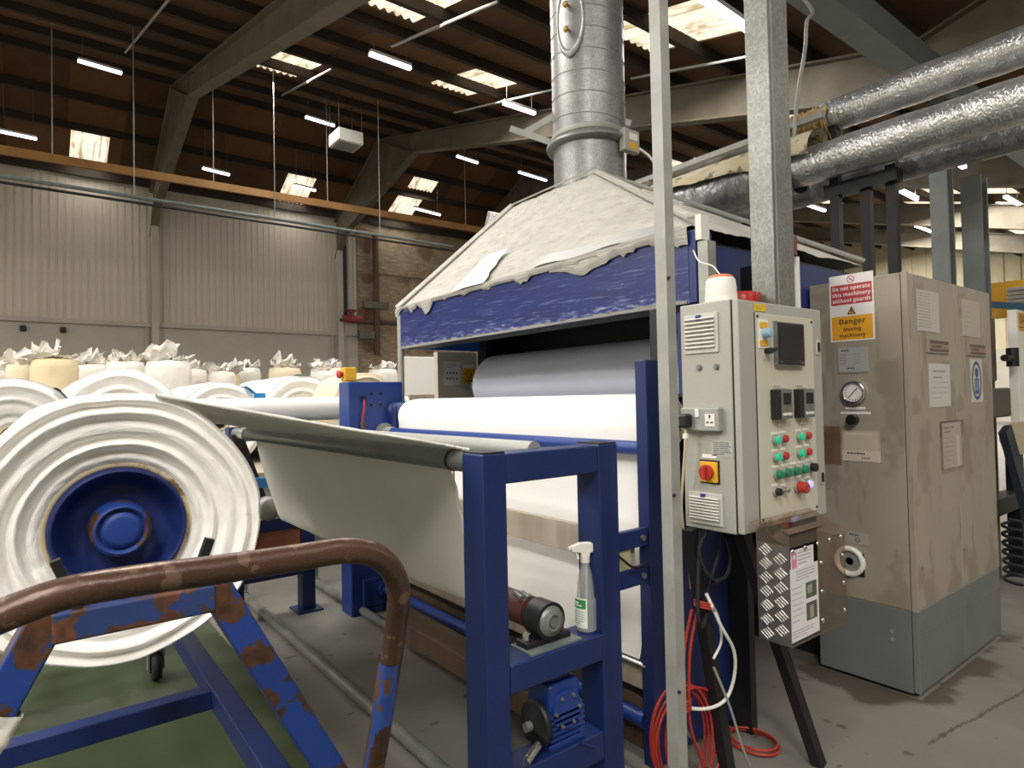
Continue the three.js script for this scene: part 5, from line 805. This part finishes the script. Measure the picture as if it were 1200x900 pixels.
// ================================================================== FAR RIGHT
{
  const t = thing('dark_machine', 'dark machine with junction boxes just right of the beige cabinet', 'machine', [5.6, 0, -1.3]);
  part('frame', [cub(5.35, 5.45, 0, 2.05, -1.6, -1.5, 0.01), cub(5.35, 6.4, 0.55, 0.68, -1.62, -1.5, 0.01), cub(6.2, 6.3, 0, 1.2, -1.6, -1.5, 0.01)], M.black, t);
  part('junction_box', cub(5.47, 5.72, 1.55, 2.02, -1.62, -1.5, 0.015), mat('#4b413b', 0.6), t); part('junction_box', cub(5.5, 5.95, 1.28, 1.5, -1.6, -1.48, 0.015), mat('#4a4a40', 0.6), t); part('valve', [rod([5.7, 1.72, -1.45], [5.95, 1.72, -1.45], 0.025, 12), rod([5.9, 1.66, -1.45], [5.9, 1.8, -1.45], 0.04, 16)], M.black, t);
  part('strut', beam([5.65, 1.2, -1.45], [5.95, 0.3, -1.35], 0.14, 0.05, V(0, 0, 1)), mat('#27303c', 0.6), t); part('pale_drum', rod([5.85, 1.12, -1.42], [7.0, 1.12, -1.42], 0.12, 24), M.pale, t); part('lower_box', cub(5.62, 5.9, 0.78, 1.0, -1.75, -1.6), mat('#7b7a68', 0.7), t);
  part('coil_spring', sweep(Array.from({ length: 60 }, (_, i) => [5.52 + Math.cos(i * 0.8) * 0.05, 0.1 + i * 0.008, -1.4 + Math.sin(i * 0.8) * 0.05]), 0.012, 240, 6), M.rubber, t);
}
{
  const t = thing('danger_board', 'white machine guard with a yellow DANGER label at the right edge', 'sign', [6.4, 1.3, -1.45]);
  part('guard', cub(6.0, 7.2, 1.2, 2.1, -1.5, -1.44, 0.005), M.signWhite, t); sticker(t, 'label', 0.5, 0.14, '+z', [6.29, 2.01, -1.438], cv(300, 84, (c) => { c.fillStyle = '#cfa93a'; c.fillRect(0, 0, 300, 84); c.fillStyle = '#7a2a20'; c.font = 'bold 56px sans-serif'; c.fillText('DANGER', 16, 50, 268); lines(c, 14, 280, 68, 1, 8, '#5b4a20', 6); }));
  part('post', cub(6.9, 7.0, 0, 1.2, -1.5, -1.44), M.black, t);
}
{
  const t = thing('yellow_frame', 'yellow machine frame with a grey slatted box beyond the cabinet', 'machine', [7.5, 0, -1.5]);
  part('frame', [cub(7.45, 7.55, 0, 2.2, -2.1, -2.0), cub(7.45, 7.55, 0, 2.2, -1.1, -1.0), cub(7.44, 7.56, 2.18, 2.52, -2.5, -0.6)], M.yellow, t); part('arm', beam([7.2, 2.3, -1.98], [7.2, 2.18, -1.4], 0.05, 0.06), mat('#2d5b74', 0.5), t);
  const b = part('cabinet', cub(7.3, 7.43, 2.2, 2.44, -1.82, -1.2), M.pale, t); for (let i = 0; i < 6; i++) part('slat', cub(7.28, 7.3, 2.215 + i * 0.038, 2.24 + i * 0.038, -1.81, -1.21), M.boxGrey, b);
}
single('tan_duct', rod([8.6, 2.95, -1.3], [14, 3.2, -0.6], 0.28, 28), M.pale, 'fat tan duct lying across above the yellow frame', 'duct', null, [8.6, 2.7, -1.3]);
// far left background beyond the blue housing
{
  const t = thing('white_crate', 'white bins and a panel standing beyond the blue housing by the brick wall', 'crate', [5.0, 0, -9]);
  part('panel', cub(4.75, 5.45, 0, 2.2, -9.1, -9, 0.01), M.signWhite, t); part('edge', cub(5.36, 5.4, 0, 2.18, -9, -8.98), M.black, t);
}
{
  const t = thing('workbench', 'cluttered workbench with pale tubs seen below the hood between housing and oven', 'workbench', [4.4, 0, -7]);
  part('bench_top', cub(3.6, 5.2, 1.5, 1.56, -7.3, -6.7), M.board, t); for (const x of [3.65, 5.15]) for (const z of [-7.25, -6.75]) part('leg', cub(x - 0.03, x + 0.03, 0, 1.5, z - 0.03, z + 0.03), M.greySteel, t);
}
single('storage_tub', rbox(0.55, 0.3, 0.4, 0.03, 4.0, 1.3, -6.3), M.plasticWhite, 'white plastic tub in front of the workbench', 'tub', null, [4.0, 1.15, -6.3]);
single('tub_stand', cub(3.75, 4.3, 0, 1.15, -6.5, -6.1, 0.01), M.board, 'plain board stand under the white tub', 'stand', null, [4, 0, -6.3]);
for (const [x, h, w, m, lab] of [[4.35, 0.22, 0.16, M.darkWood, 'dark oil can on the workbench'], [4.62, 0.3, 0.2, M.tan, 'tan box on the workbench'], [4.9, 0.16, 0.2, M.black, 'low black case on the workbench']]) single('bench_item', rbox(w, h, 0.2, 0.02, x, 1.56 + h / 2, -6.95), m, lab, 'box', null, [x, 1.56, -6.95]);

scene.traverse((o) => { if (o.isRectAreaLight) return; });
renderer.render(scene, camera);
